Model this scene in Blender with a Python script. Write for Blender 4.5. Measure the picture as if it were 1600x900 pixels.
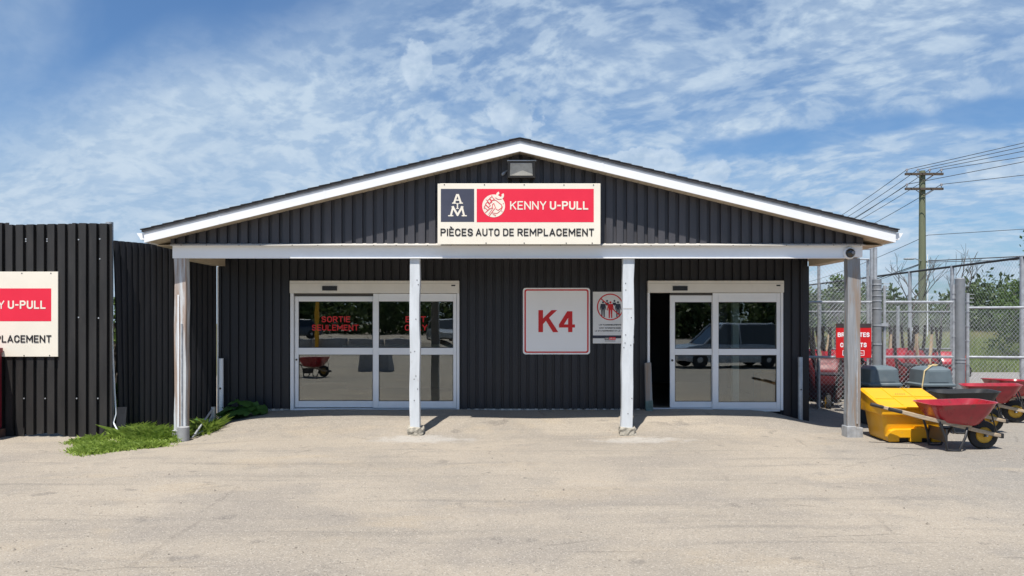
import bpy, bmesh, math, random
from mathutils import Vector, Matrix
random.seed(7)
for o in list(bpy.data.objects): bpy.data.objects.remove(o)
SC = bpy.context.scene
COL = SC.collection

# ------------------------------------------------------------------ camera, sky, sun, exposure
EYE = 1.76; F = 1155.0; HOR = 505.0          # eye height, focal length and horizon row of the 1600 px photograph
cam_d = bpy.data.cameras.new('camera'); cam = bpy.data.objects.new('camera', cam_d); COL.objects.link(cam)
cam.location = (0, 0, EYE); cam.rotation_euler = (math.radians(90), 0, 0)
cam_d.sensor_width = 36.0; cam_d.lens = 36.0 * F / 1600.0
cam_d.shift_y = (HOR - 450.0) / 1600.0
cam_d.clip_start = 0.05; cam_d.clip_end = 3000.0
SC.camera = cam
SUN_DIR = Vector((0.39, 1.0, -2.5)).normalized()     # the way the light travels
sun_d = bpy.data.lights.new('sun', 'SUN'); sun_d.energy = 5.0; sun_d.angle = math.radians(0.53); sun_d.color = (1.0, 0.945, 0.87)
sun = bpy.data.objects.new('sun', sun_d); COL.objects.link(sun)
sun.rotation_euler = SUN_DIR.to_track_quat('-Z', 'Y').to_euler(); sun.location = (-6, -14, 30)
SC.view_settings.view_transform = 'Standard'; SC.view_settings.look = 'None'
SC.view_settings.gamma = 1.0; SC.view_settings.exposure = 0.5; SC.view_settings.use_curve_mapping = False
SC.cycles.use_denoising = True
SC.cycles.max_bounces = 8; SC.cycles.transparent_max_bounces = 16


class NT:
    """small helper to write node trees"""
    def __init__(s, tree): s.t = tree; s.n = tree.nodes; s.l = tree.links
    def node(s, typ, **k):
        x = s.n.new(typ)
        for a, b in k.items(): setattr(x, a, b)
        return x
    def put(s, sock, v):
        if isinstance(v, bpy.types.NodeSocket): s.l.new(v, sock)
        else: sock.default_value = v
    def math(s, op, a, b=0.0, c=None, clamp=False):
        x = s.node('ShaderNodeMath', operation=op, use_clamp=clamp)
        s.put(x.inputs[0], a); s.put(x.inputs[1], b)
        if c is not None: s.put(x.inputs[2], c)
        return x.outputs[0]
    def smooth(s, v, lo, hi):
        x = s.node('ShaderNodeMapRange', interpolation_type='SMOOTHSTEP')
        s.put(x.inputs['Value'], v); x.inputs['From Min'].default_value = lo; x.inputs['From Max'].default_value = hi
        return x.outputs[0]
    def noise(s, vec, scale, detail=4.0, rough=0.55, dist=0.0):
        x = s.node('ShaderNodeTexNoise'); s.put(x.inputs['Vector'], vec)
        x.inputs['Scale'].default_value = scale; x.inputs['Detail'].default_value = detail
        x.inputs['Roughness'].default_value = rough; x.inputs['Distortion'].default_value = dist
        return x.outputs['Fac']
    def voro(s, vec, scale, feature='F1'):
        x = s.node('ShaderNodeTexVoronoi', feature=feature); s.put(x.inputs['Vector'], vec)
        x.inputs['Scale'].default_value = scale
        return x
    def scale(s, vec, sc, rot=(0, 0, 0), loc=(0, 0, 0)):
        x = s.node('ShaderNodeMapping'); s.put(x.inputs['Vector'], vec)
        x.inputs['Scale'].default_value = sc; x.inputs['Rotation'].default_value = rot; x.inputs['Location'].default_value = loc
        return x.outputs[0]
    def mix(s, fac, a, b, mode='MIX'):
        x = s.node('ShaderNodeMix', data_type='RGBA', blend_type=mode)
        s.put(x.inputs[0], fac)
        s.put(x.inputs[6], a if isinstance(a, bpy.types.NodeSocket) else (*a, 1)); s.put(x.inputs[7], b if isinstance(b, bpy.types.NodeSocket) else (*b, 1))
        return x.outputs[2]
    def sep(s, v):
        x = s.node('ShaderNodeSeparateXYZ'); s.put(x.inputs[0], v); return x.outputs
    def comb(s, a, b, c):
        x = s.node('ShaderNodeCombineXYZ'); s.put(x.inputs[0], a); s.put(x.inputs[1], b); s.put(x.inputs[2], c); return x.outputs[0]
    def bump(s, h, strength, dist=0.01):
        x = s.node('ShaderNodeBump'); s.put(x.inputs['Height'], h)
        x.inputs['Strength'].default_value = strength; x.inputs['Distance'].default_value = dist
        return x.outputs[0]


# world: Nishita sky with thin rippled cloud sheets and a few low cumulus
W = bpy.data.worlds.new('World'); SC.world = W; W.use_nodes = True
g = NT(W.node_tree); g.n.clear()
sky = g.node('ShaderNodeTexSky', sky_type='NISHITA'); sky.sun_disc = False
sky.sun_elevation = math.asin(-SUN_DIR.z); sky.sun_rotation = math.atan2(-SUN_DIR.x, -SUN_DIR.y) % (2 * math.pi)
sky.air_density = 1.0; sky.dust_density = 1.0; sky.ozone_density = 1.6
tc = g.node('ShaderNodeTexCoord'); D = tc.outputs['Generated']
dx, dy, dz = g.sep(D)
zz = g.math('ADD', g.math('MAXIMUM', dz, 0.0), 0.24)
P = g.comb(g.math('DIVIDE', dx, zz), g.math('DIVIDE', dy, zz), 0.0)
warp = g.noise(P, 1.3, 3)
Pw = g.node('ShaderNodeVectorMath', operation='ADD'); g.put(Pw.inputs[0], P)
wv = g.node('ShaderNodeTexNoise'); g.put(wv.inputs['Vector'], P); wv.inputs['Scale'].default_value = 0.9; wv.inputs['Detail'].default_value = 3
sc_ = g.node('ShaderNodeVectorMath', operation='SCALE'); g.put(sc_.inputs[0], wv.outputs['Color']); sc_.inputs['Scale'].default_value = 0.55
g.put(Pw.inputs[1], sc_.outputs[0]); PW = Pw.outputs[0]
PR = g.scale(PW, (1, 1, 1), (0, 0, 0.8))
cells = g.smooth(g.noise(g.scale(PR, (0.9, 1.1, 1)), 14.0, 4.5, 0.54, 0.0), 0.39, 0.61)
puffs = g.smooth(g.noise(g.scale(PR, (0.75, 1.15, 1)), 3.8, 4, 0.52, 0.2), 0.30, 0.70)
fleck = g.smooth(g.noise(PR, 34.0, 4, 0.6), 0.30, 0.70)
streak = g.noise(g.scale(g.scale(P, (1, 1, 1), (0, 0, 0.8)), (0.30, 1.1, 1)), 2.6, 5, 0.50, 0.3)
big = g.noise(P, 1.4, 3, 0.5)
n1 = Vector((-650 / F, 1, 310 / F)); n2 = Vector((-20 / F, 1, 520 / F)); nn = n1.cross(n2).normalized()
if nn.z < 0: nn = -nn
dp = g.node('ShaderNodeVectorMath', operation='DOT_PRODUCT'); g.put(dp.inputs[0], D); dp.inputs[1].default_value = nn
edge = g.math('ADD', dp.outputs['Value'], g.math('MULTIPLY', g.math('SUBTRACT', streak, 0.5), 0.16))
clear = g.smooth(edge, -0.03, 0.07)            # the clearer sky up left
def hole(px, py, rx, ry):
    d = Vector(((px - 800) / F, 1, (HOR - py) / F)).normalized()
    a = g.math('DIVIDE', g.math('SUBTRACT', dx, d.x), rx); b = g.math('DIVIDE', g.math('SUBTRACT', dz, d.z), ry)
    r = g.math('SQRT', g.math('ADD', g.math('MULTIPLY', a, a), g.math('MULTIPLY', b, b)))
    r = g.math('ADD', r, g.math('MULTIPLY', g.math('SUBTRACT', g.noise(PW, 3.2, 5), 0.5), 2.2))
    return g.math('SUBTRACT', 1.0, g.smooth(r, 0.45, 1.25))
holes = g.math('MAXIMUM', g.math('MAXIMUM', hole(1190, 226, 0.095, 0.017), hole(1555, 172, 0.08, 0.018)), hole(1390, 195, 0.07, 0.014))
sheet = g.smooth(g.math('ADD', g.math('MULTIPLY', streak, 0.6), g.math('MULTIPLY', big, 0.55)), 0.40, 0.70)
tex = g.math('ADD', g.math('ADD', g.math('MULTIPLY', cells, 0.42), g.math('MULTIPLY', puffs, 0.43)), g.math('MULTIPLY', fleck, 0.15))
texamp = g.math('MULTIPLY', g.smooth(g.math('ADD', dx, g.math('MULTIPLY', dz, 0.3)), -0.35, 0.05), 0.60)      # the sheet is smooth on the left, dappled on the right
dens = g.math('ADD', g.math('MULTIPLY', sheet, 0.26), 0.82)
dens = g.math('MULTIPLY', dens, g.math('SUBTRACT', 1.05, g.math('MULTIPLY', g.math('SUBTRACT', 1.0, tex), g.math('ADD', texamp, 0.26))))
thin = g.math('MULTIPLY', g.smooth(streak, 0.42, 0.70), 0.50)
dens = g.math('ADD', g.math('MULTIPLY', dens, g.math('SUBTRACT', 1.0, clear)), g.math('MULTIPLY', thin, clear))
dens = g.math('MULTIPLY', dens, g.math('SUBTRACT', 1.0, g.math('MULTIPLY', holes, 0.88)), clamp=True)
skyc = g.mix(1.0, sky.outputs[0], (0.76, 1.03, 1.28), 'MULTIPLY')
cloudc = g.mix(tex, (3.9, 5.3, 7.1), (5.7, 6.9, 8.2))
col = g.mix(dens, skyc, cloudc)
def spot(px, py, rx, ry):
    d = Vector(((px - 800) / F, 1, (HOR - py) / F)).normalized()
    a = g.math('DIVIDE', g.math('SUBTRACT', dx, d.x), rx); b = g.math('DIVIDE', g.math('SUBTRACT', dz, d.z), ry)
    return g.math('SUBTRACT', 1.0, g.smooth(g.math('SQRT', g.math('ADD', g.math('MULTIPLY', a, a), g.math('MULTIPLY', b, b))), 0.0, 1.15))
lump = g.noise(g.scale(D, (1, 1, 1.15)), 26.0, 7, 0.56)
lows = g.math('MULTIPLY', g.math('SUBTRACT', 1.0, g.smooth(dz, 0.05, 0.19)), g.smooth(g.noise(D, 5.5, 3), 0.46, 0.62))
puff = None
for q in ((650, 105, 0.034, 0.040), (805, 180, 0.055, 0.045), (690, 235, 0.08, 0.022), (1000, 255, 0.10, 0.030), (1110, 275, 0.04, 0.025), (1340, 318, 0.05, 0.022), (1560, 265, 0.05, 0.018)):
    v = spot(*q); puff = v if puff is None else g.math('MAXIMUM', puff, v)
puff = g.math('MAXIMUM', puff, g.math('MULTIPLY', lows, 0.8))
cum = g.smooth(g.math('ADD', g.math('MULTIPLY', puff, 0.62), g.math('SUBTRACT', lump, 0.5)), 0.26, 0.36)
shade = g.smooth(g.noise(g.scale(D, (1, 1, 1.15), (0, 0, 0), (0.006, 0, -0.012)), 26.0, 5, 0.55), 0.36, 0.62)
col = g.mix(g.math('MULTIPLY', cum, 0.62), col, g.mix(shade, (4.2, 5.5, 7.1), (6.4, 7.5, 8.7)))
bg = g.node('ShaderNodeBackground'); g.put(bg.inputs['Color'], col); bg.inputs['Strength'].default_value = 0.072
out = g.node('ShaderNodeOutputWorld'); g.l.new(bg.outputs[0], out.inputs[0])

# ------------------------------------------------------------------ helpers
def wx(px, Y): return (px - 800.0) * Y / F           # photograph column/row at a known depth -> metres
def wz(py, Y): return EYE + (HOR - py) * Y / F
def sm(t): t = max(0.0, min(1.0, t)); return t * t * (3 - 2 * t)

def tag(o, label=None, cat=None, group=None, kind=None):
    if label: o['label'] = label
    if cat: o['category'] = cat
    if group: o['group'] = group
    if kind: o['kind'] = kind
    return o

def thing(name, label, cat, loc=(0, 0, 0), group=None):
    o = bpy.data.objects.new(name, None); COL.objects.link(o); o.location = loc; o.empty_display_size = 0.2
    return tag(o, label, cat, group)

def root_loc(p):
    while p.parent: p = p.parent
    return Vector(p.location)

class MB:
    def __init__(s): s.v = []; s.f = []
    def add(s, vs, fs):
        b = len(s.v); s.v += [tuple(v) for v in vs]; s.f += [tuple(i + b for i in f) for f in fs]; return s
    def hexa(s, p):      # bottom 4, top 4
        return s.add(p, [(3, 2, 1, 0), (4, 5, 6, 7), (0, 1, 5, 4), (1, 2, 6, 5), (2, 3, 7, 6), (3, 0, 4, 7)])
    def box(s, x0, x1, y0, y1, z0, z1):
        return s.hexa([(x0, y0, z0), (x1, y0, z0), (x1, y1, z0), (x0, y1, z0), (x0, y0, z1), (x1, y0, z1), (x1, y1, z1), (x0, y1, z1)])
    def rings(s, rs, caps=True, closed=True):
        n = len(rs[0]); vs = [p for r in rs for p in r]; fs = []
        for i in range(len(rs) - 1):
            for j in range(n if closed else n - 1):
                k = (j + 1) % n
                fs.append((i * n + j, i * n + k, (i + 1) * n + k, (i + 1) * n + j))
        if caps: fs.append(tuple(range(n - 1, -1, -1))); fs.append(tuple((len(rs) - 1) * n + j for j in range(n)))
        return s.add(vs, fs)
    def tube(s, pts, r, n=8, caps=True):
        pts = [Vector(p) for p in pts]; rs = []
        for i, p in enumerate(pts):
            t = (pts[min(i + 1, len(pts) - 1)] - pts[max(i - 1, 0)]).normalized()
            u = t.cross(Vector((0, 0, 1)))
            if u.length < 1e-3: u = t.cross(Vector((0, 1, 0)))
            u.normalize(); w = u.cross(t)
            rr = r[i] if isinstance(r, (list, tuple)) else r
            rs.append([p + (u * math.cos(2 * math.pi * k / n) + w * math.sin(2 * math.pi * k / n)) * rr for k in range(n)])
        return s.rings(rs, caps)
    def lathe(s, prof, n=24, o=(0, 0, 0), axis='z', caps=True):
        rs = []
        for r, h in prof:
            ring = []
            for k in range(n):
                a = 2 * math.pi * k / n; c, q = math.cos(a) * r, math.sin(a) * r
                ring.append({'z': (o[0] + c, o[1] + q, o[2] + h), 'y': (o[0] + c, o[1] + h, o[2] - q), 'x': (o[0] + h, o[1] + c, o[2] + q)}[axis])
            rs.append(ring)
        return s.rings(rs, caps)
    def prism(s, poly, y0, y1):     # polygon in xz (seen from -y), pushed from y0 (front) to y1
        n = len(poly); vs = [(x, y0, z) for x, z in poly] + [(x, y1, z) for x, z in poly]
        fs = [tuple(range(n)), tuple(range(2 * n - 1, n - 1, -1))]
        fs += [(j, j + n, (j + 1) % n + n, (j + 1) % n) for j in range(n)]
        return s.add(vs, fs)
    def prism_y(s, poly, x0, x1):   # polygon in yz, pushed along x
        n = len(poly); vs = [(x0, y, z) for y, z in poly] + [(x1, y, z) for y, z in poly]
        fs = [tuple(range(n)), tuple(range(2 * n - 1, n - 1, -1))]
        fs += [(j, j + n, (j + 1) % n + n, (j + 1) % n) for j in range(n)]
        return s.add(vs, fs)
    def stroke(s, pts, w, y, closed=False):   # flat ribbon in xz at depth y
        pts = [Vector(p) for p in pts]
        if closed: pts.append(pts[0])
        for a, b in zip(pts, pts[1:]):
            d = (b - a).normalized(); q = Vector((-d.y, d.x)) * w / 2; e = d * w * 0.42
            c = [a - e - q, b + e - q, b + e + q, a - e + q]
            s.k = getattr(s, 'k', 0) + 1; yy = y - 0.00003 * s.k
            s.prism([(p.x, p.y) for p in c], yy, y + 0.001)
        return s
    def mesh(s, name, off=None):
        me = bpy.data.meshes.new(name)
        vs = s.v if off is None else [(x - off[0], y - off[1], z - off[2]) for x, y, z in s.v]
        me.from_pydata(vs, [], s.f); me.update(); return me
    def build(s, name, mat, parent=None, smooth=False, bevel=0.0, fix=True, world=True, seg=2):
        me = s.mesh(name, root_loc(parent) if (parent and world) else None)
        if fix:
            bm = bmesh.new(); bm.from_mesh(me); bmesh.ops.recalc_face_normals(bm, faces=bm.faces); bm.to_mesh(me); bm.free()
        me.materials.append(mat)
        o = bpy.data.objects.new(name, me); COL.objects.link(o); o.parent = parent
        if bevel:
            m = o.modifiers.new('bevel', 'BEVEL'); m.width = bevel; m.segments = seg; m.limit_method = 'ANGLE'; m.angle_limit = math.radians(35)
        if smooth:
            me.polygons.foreach_set('use_smooth', [True] * len(me.polygons))
            try: me.set_sharp_from_angle(angle=math.radians(smooth if smooth is not True else 40))
            except Exception: pass
        return o

def copy_tree(o, parent=None):
    c = o.copy(); COL.objects.link(c); c.parent = parent
    for ch in o.children: copy_tree(ch, c)
    return c

# ------------------------------------------------------------------ materials
def mat(name, base, rough=0.6, var=0.12, scale=6.0, dark=None, dscale=2.0, dlo=0.55, dhi=0.75, damt=0.7, metal=0.0, bump=0.0, bscale=60.0, spec=0.5, stretch=(1, 1, 1), coord='pos', fine=0.0, coat=0.0):
    m = bpy.data.materials.new(name); m.use_nodes = True; g = NT(m.node_tree)
    b = m.node_tree.nodes['Principled BSDF']
    if coord == 'pos': v = g.node('ShaderNodeNewGeometry').outputs['Position']
    else: v = g.node('ShaderNodeTexCoord').outputs['Object']
    vs = g.scale(v, stretch)
    n = g.noise(vs, scale, 5, 0.6)
    lo = tuple(c * (1 - var * 1.6) for c in base); hi = tuple(min(1, c * (1 + var * 1.6)) for c in base)
    c = g.mix(g.smooth(n, 0.25, 0.75), lo, hi)
    if dark is not None:
        d = g.math('MULTIPLY', g.smooth(g.noise(vs, dscale, 8, 0.68), dlo, dhi), damt)
        c = g.mix(d, c, dark)
    if fine:
        fn = g.noise(v, 140, 2, 0.7)
        c = g.mix(g.math('MULTIPLY', g.smooth(fn, 0.5, 0.75), fine), c, tuple(x * 0.5 for x in base))
    g.put(b.inputs['Base Color'], c)
    g.put(b.inputs['Roughness'], g.math('ADD', g.math('MULTIPLY', n, 0.25), rough - 0.125, clamp=True))
    b.inputs['Metallic'].default_value = metal; b.inputs['Specular IOR Level'].default_value = spec
    if coat: b.inputs['Coat Weight'].default_value = coat; b.inputs['Coat Roughness'].default_value = 0.15
    if bump: g.put(b.inputs['Normal'], g.bump(g.noise(vs, bscale, 4, 0.6), bump))
    return m

M = {}
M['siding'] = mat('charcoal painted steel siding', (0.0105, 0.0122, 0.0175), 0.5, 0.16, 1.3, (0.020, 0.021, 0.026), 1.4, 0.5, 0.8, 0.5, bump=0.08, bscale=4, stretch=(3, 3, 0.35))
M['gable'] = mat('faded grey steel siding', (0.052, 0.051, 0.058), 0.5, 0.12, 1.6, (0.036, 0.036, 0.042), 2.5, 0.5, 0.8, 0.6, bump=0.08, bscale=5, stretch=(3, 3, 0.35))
M['fence_black'] = mat('sun bleached black steel sheet', (0.020, 0.0186, 0.0175), 0.55, 0.22, 2.2, (0.046, 0.042, 0.038), 2.6, 0.52, 0.78, 0.55, bump=0.15, bscale=6, stretch=(2, 2, 0.4), fine=0.2)
M['fence_shaded'] = mat('shade toned black steel sheet', (0.011, 0.012, 0.016), 0.6, 0.2, 2.0, (0.022, 0.022, 0.025), 2.0, 0.5, 0.8, 0.5, bump=0.12, bscale=6, stretch=(2, 2, 0.4))  # darker, bluer copy of the fence sheet; the corner's shade is in the colour
M['fascia'] = mat('clean white aluminium', (0.80, 0.81, 0.82), 0.45, 0.02, 3, (0.62, 0.61, 0.58), 1.2, 0.62, 0.85, 0.35, stretch=(0.6, 0.6, 2))
M['beamwhite'] = mat('dull white aluminium cladding', (0.84, 0.86, 0.88), 0.45, 0.02, 2, (0.68, 0.68, 0.67), 1.3, 0.55, 0.85, 0.4, stretch=(0.5, 0.5, 2))
M['flash'] = mat('stained grey flashing', (0.50, 0.48, 0.44), 0.6, 0.06, 3, (0.32, 0.29, 0.25), 2.0, 0.55, 0.8, 0.6, stretch=(0.5, 0.5, 2))
M['soffit'] = mat('tan vented soffit', (0.50, 0.43, 0.33), 0.6, 0.06, 3, (0.33, 0.26, 0.18), 1.5, 0.55, 0.8, 0.5)
M['shingle'] = mat('dark grey asphalt shingles', (0.045, 0.043, 0.045), 0.9, 0.25, 9, bump=0.5, bscale=80, fine=0.4)
M['postwhite'] = mat('chipped white post paint', (0.56, 0.59, 0.615), 0.6, 0.05, 4, (0.30, 0.28, 0.25), 5.0, 0.60, 0.72, 0.75, bump=0.25, bscale=18, stretch=(2.5, 2.5, 0.5))
M['postgrey'] = mat('weathered grey post wood', (0.25, 0.265, 0.28), 0.8, 0.10, 5, (0.24, 0.17, 0.115), 2.2, 0.47, 0.62, 0.75, bump=0.4, bscale=22, stretch=(5, 5, 0.35))
M['postrust'] = mat('peeling white and brown post paint', (0.52, 0.54, 0.55), 0.75, 0.10, 5, (0.30, 0.20, 0.14), 1.7, 0.42, 0.56, 0.85, bump=0.4, bscale=22, stretch=(6, 6, 0.3))
M['concrete'] = mat('rough concrete', (0.36, 0.33, 0.27), 0.9, 0.18, 14, (0.17, 0.15, 0.115), 11, 0.50, 0.7, 0.8, bump=0.9, bscale=40)
M['greyconc'] = mat('grey concrete', (0.30, 0.305, 0.31), 0.85, 0.12, 8, (0.18, 0.18, 0.175), 4, 0.5, 0.75, 0.6, bump=0.4, bscale=50)
M['alu'] = mat('white door aluminium', (0.80, 0.82, 0.84), 0.42, 0.02, 3, (0.6, 0.59, 0.56), 3, 0.58, 0.85, 0.5, spec=0.5)
M['header'] = mat('cream door header aluminium', (0.74, 0.72, 0.66), 0.45, 0.03, 3, (0.58, 0.55, 0.49), 2, 0.55, 0.85, 0.5)
M['black'] = mat('black plastic', (0.012, 0.012, 0.013), 0.4, 0.1)
M['blacksteel'] = mat('black painted steel', (0.018, 0.018, 0.02), 0.45, 0.2, 12, (0.07, 0.065, 0.06), 9, 0.62, 0.8, 0.6)
M['rubber'] = mat('black rubber', (0.022, 0.022, 0.022), 0.8, 0.2, 12, (0.10, 0.09, 0.075), 9, 0.5, 0.8, 0.5, bump=0.3, bscale=60)
M['red_tray'] = mat('red painted steel tray', (0.33, 0.017, 0.028), 0.30, 0.12, 5, (0.15, 0.045, 0.035), 7, 0.53, 0.70, 0.75, bump=0.08, bscale=20, coord='obj', coat=0.3)
M['wood'] = mat('worn ash wood handle', (0.42, 0.32, 0.21), 0.7, 0.14, 6, (0.22, 0.19, 0.16), 4, 0.48, 0.68, 0.8, bump=0.3, bscale=30, stretch=(0.7, 6, 6), coord='obj')
M['dark_handle'] = mat('dark handle', (0.03, 0.028, 0.027), 0.6, 0.2, coord='obj')
M['rimyellow'] = mat('yellow wheel rim', (0.58, 0.34, 0.03), 0.5, 0.12, 9, (0.2, 0.12, 0.05), 9, 0.55, 0.75, 0.6, coord='obj')
M['yellow'] = mat('yellow moulded plastic', (0.72, 0.35, 0.004), 0.42, 0.04, 3, (0.40, 0.23, 0.05), 6, 0.55, 0.72, 0.55, bump=0.05, bscale=90)
M['bin_grey'] = mat('slate grey moulded plastic', (0.105, 0.135, 0.15), 0.5, 0.06, 5, (0.19, 0.20, 0.20), 4, 0.55, 0.8, 0.5, bump=0.05, bscale=90)
M['bin_dark'] = mat('dark bin body plastic', (0.045, 0.052, 0.058), 0.5, 0.1, 5)
M['galv'] = mat('galvanised steel', (0.40, 0.42, 0.44), 0.45, 0.12, 9, (0.24, 0.25, 0.26), 6, 0.5, 0.75, 0.6, metal=0.35)
M['wire'] = mat('galvanised wire', (0.42, 0.44, 0.46), 0.5, 0.05, 9, metal=0.25)
M['post_pipe'] = mat('dull grey pipe', (0.22, 0.235, 0.25), 0.55, 0.10, 5, (0.14, 0.14, 0.14), 5, 0.5, 0.75, 0.5, metal=0.2)
M['red_steel'] = mat('dark red painted steel', (0.19, 0.012, 0.022), 0.5, 0.14, 3, (0.09, 0.04, 0.03), 4, 0.55, 0.75, 0.7)
M['redvinyl'] = mat('red vinyl', (0.74, 0.020, 0.052), 0.4, 0.02, 2)
M['redsign'] = mat('red sign vinyl', (0.60, 0.008, 0.010), 0.35, 0.03, 2)
M['cream'] = mat('cream sign panel', (0.80, 0.745, 0.63), 0.45, 0.02, 2, (0.62, 0.56, 0.46), 1.2, 0.62, 0.85, 0.4)
M['slate'] = mat('slate blue vinyl', (0.052, 0.056, 0.085), 0.45, 0.04, 3)
M['ink'] = mat('black vinyl lettering', (0.016, 0.015, 0.017), 0.45, 0.05)
M['whitesign'] = mat('white sign panel', (0.88, 0.89, 0.90), 0.4, 0.01, 2, (0.8, 0.8, 0.8), 2, 0.6, 0.8, 0.3)
M['greysign'] = mat('pale grey sign panel', (0.72, 0.73, 0.73), 0.45, 0.02, 2)
M['navy'] = mat('navy ink', (0.02, 0.025, 0.045), 0.45, 0.03)
M['pole'] = mat('green treated pole wood', (0.15, 0.165, 0.10), 0.85, 0.14, 2, (0.075, 0.065, 0.045), 2, 0.5, 0.7, 0.6, stretch=(4, 4, 0.3))
M['armwood'] = mat('weathered cross arm wood', (0.085, 0.065, 0.05), 0.85, 0.14, 4)
M['insul'] = mat('grey insulator', (0.22, 0.22, 0.24), 0.3, 0.1)
M['cable'] = mat('black cable', (0.02, 0.021, 0.024), 0.6, 0.1)
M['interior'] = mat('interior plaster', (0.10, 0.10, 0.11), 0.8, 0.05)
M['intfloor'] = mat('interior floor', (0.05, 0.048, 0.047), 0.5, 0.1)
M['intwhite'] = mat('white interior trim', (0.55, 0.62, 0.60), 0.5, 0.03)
M['carton'] = mat('brown cardboard', (0.40, 0.20, 0.07), 0.8, 0.08)
M['bark'] = mat('grey brown bark', (0.10, 0.085, 0.07), 0.9, 0.2, 8, bump=0.6, bscale=30)
M['lens'] = mat('cloudy lamp glass', (0.42, 0.41, 0.37), 0.2, 0.08, 14, (0.2, 0.19, 0.16), 8, 0.5, 0.75, 0.5, coat=0.5)
M['bronze'] = mat('dark bronze lamp housing', (0.05, 0.045, 0.04), 0.5, 0.12)
M['rope'] = mat('yellowed rope', (0.55, 0.43, 0.22), 0.8, 0.1)
M['carsilver'] = mat('silver car paint', (0.34, 0.36, 0.38), 0.25, 0.02, coat=0.6, metal=0.3)
M['cardark'] = mat('dark blue car paint', (0.03, 0.04, 0.06), 0.25, 0.02, coat=0.6)
M['carwhite'] = mat('white car paint', (0.70, 0.71, 0.72), 0.3, 0.02, coat=0.5)
M['carglass'] = mat('car glass', (0.012, 0.014, 0.016), 0.08, 0.02, spec=0.8)
M['straw'] = mat('pale wood offcut', (0.55, 0.38, 0.22), 0.8, 0.1)
M['orange'] = mat('orange red pipe', (0.65, 0.06, 0.02), 0.5, 0.05)

def leaf_mat(name, a, b, trans=0.35, rough=0.55, zfade=None):
    m = bpy.data.materials.new(name); m.use_nodes = True; g = NT(m.node_tree)
    p = g.n['Principled BSDF']; o = g.n['Material Output']
    pos = g.node('ShaderNodeNewGeometry'); r = pos.outputs['Random Per Island']
    c = g.mix(g.math('ADD', g.math('MULTIPLY', r, 0.6), g.math('MULTIPLY', g.noise(pos.outputs['Position'], 1.1, 3), 0.4)), a, b)
    if zfade:
        z = g.sep(pos.outputs['Position'])[2]
        c = g.mix(g.math('MULTIPLY', g.smooth(z, zfade[0], zfade[1]), g.smooth(g.noise(pos.outputs['Position'], 0.22, 3), 0.38, 0.62)), c, zfade[2])
    g.put(p.inputs['Base Color'], c); p.inputs['Roughness'].default_value = rough; p.inputs['Specular IOR Level'].default_value = 0.3
    t = g.node('ShaderNodeBsdfTranslucent'); g.put(t.inputs['Color'], g.mix(0.5, c, tuple(x * 1.5 for x in b)))
    mx = g.node('ShaderNodeMixShader'); mx.inputs[0].default_value = trans
    g.l.new(p.outputs[0], mx.inputs[1]); g.l.new(t.outputs[0], mx.inputs[2]); g.l.new(mx.outputs[0], o.inputs[0])
    return m
M['leaf'] = leaf_mat('tree leaves', (0.035, 0.075, 0.016), (0.11, 0.17, 0.045))
M['leafdark'] = leaf_mat('distant foliage', (0.030, 0.058, 0.016), (0.085, 0.125, 0.042), 0.25)
M['grass'] = leaf_mat('short grass', (0.14, 0.22, 0.03), (0.32, 0.42, 0.09))
M['field'] = leaf_mat('tall field grass', (0.14, 0.21, 0.05), (0.31, 0.36, 0.13), 0.3, 0.6, (0.8, 1.15, (0.48, 0.36, 0.20)))
M['burdock'] = leaf_mat('broad dark leaves', (0.035, 0.10, 0.02), (0.07, 0.16, 0.035), 0.3)

def glass():
    m = bpy.data.materials.new('tinted door glass'); m.use_nodes = True; g = NT(m.node_tree); g.n.remove(g.n['Principled BSDF'])
    o = g.n['Material Output']
    tr = g.node('ShaderNodeBsdfTransparent'); tr.inputs[0].default_value = (0.78, 0.82, 0.81, 1)
    gl = g.node('ShaderNodeBsdfGlossy'); gl.inputs['Roughness'].default_value = 0.0; gl.inputs['Color'].default_value = (0.92, 0.95, 0.96, 1)
    pos = g.node('ShaderNodeNewGeometry').outputs['Position']
    g.put(gl.inputs['Normal'], g.bump(g.noise(pos, 1.6, 2), 0.03, 0.02))
    fr = g.node('ShaderNodeFresnel'); fr.inputs[0].default_value = 1.5
    fac = g.math('ADD', g.math('MULTIPLY', fr.outputs[0], 1.2), 0.105, clamp=True)
    mx = g.node('ShaderNodeMixShader'); g.put(mx.inputs[0], fac)
    g.l.new(tr.outputs[0], mx.inputs[1]); g.l.new(gl.outputs[0], mx.inputs[2]); g.l.new(mx.outputs[0], o.inputs[0])
    return m
M['glass'] = glass()

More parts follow.
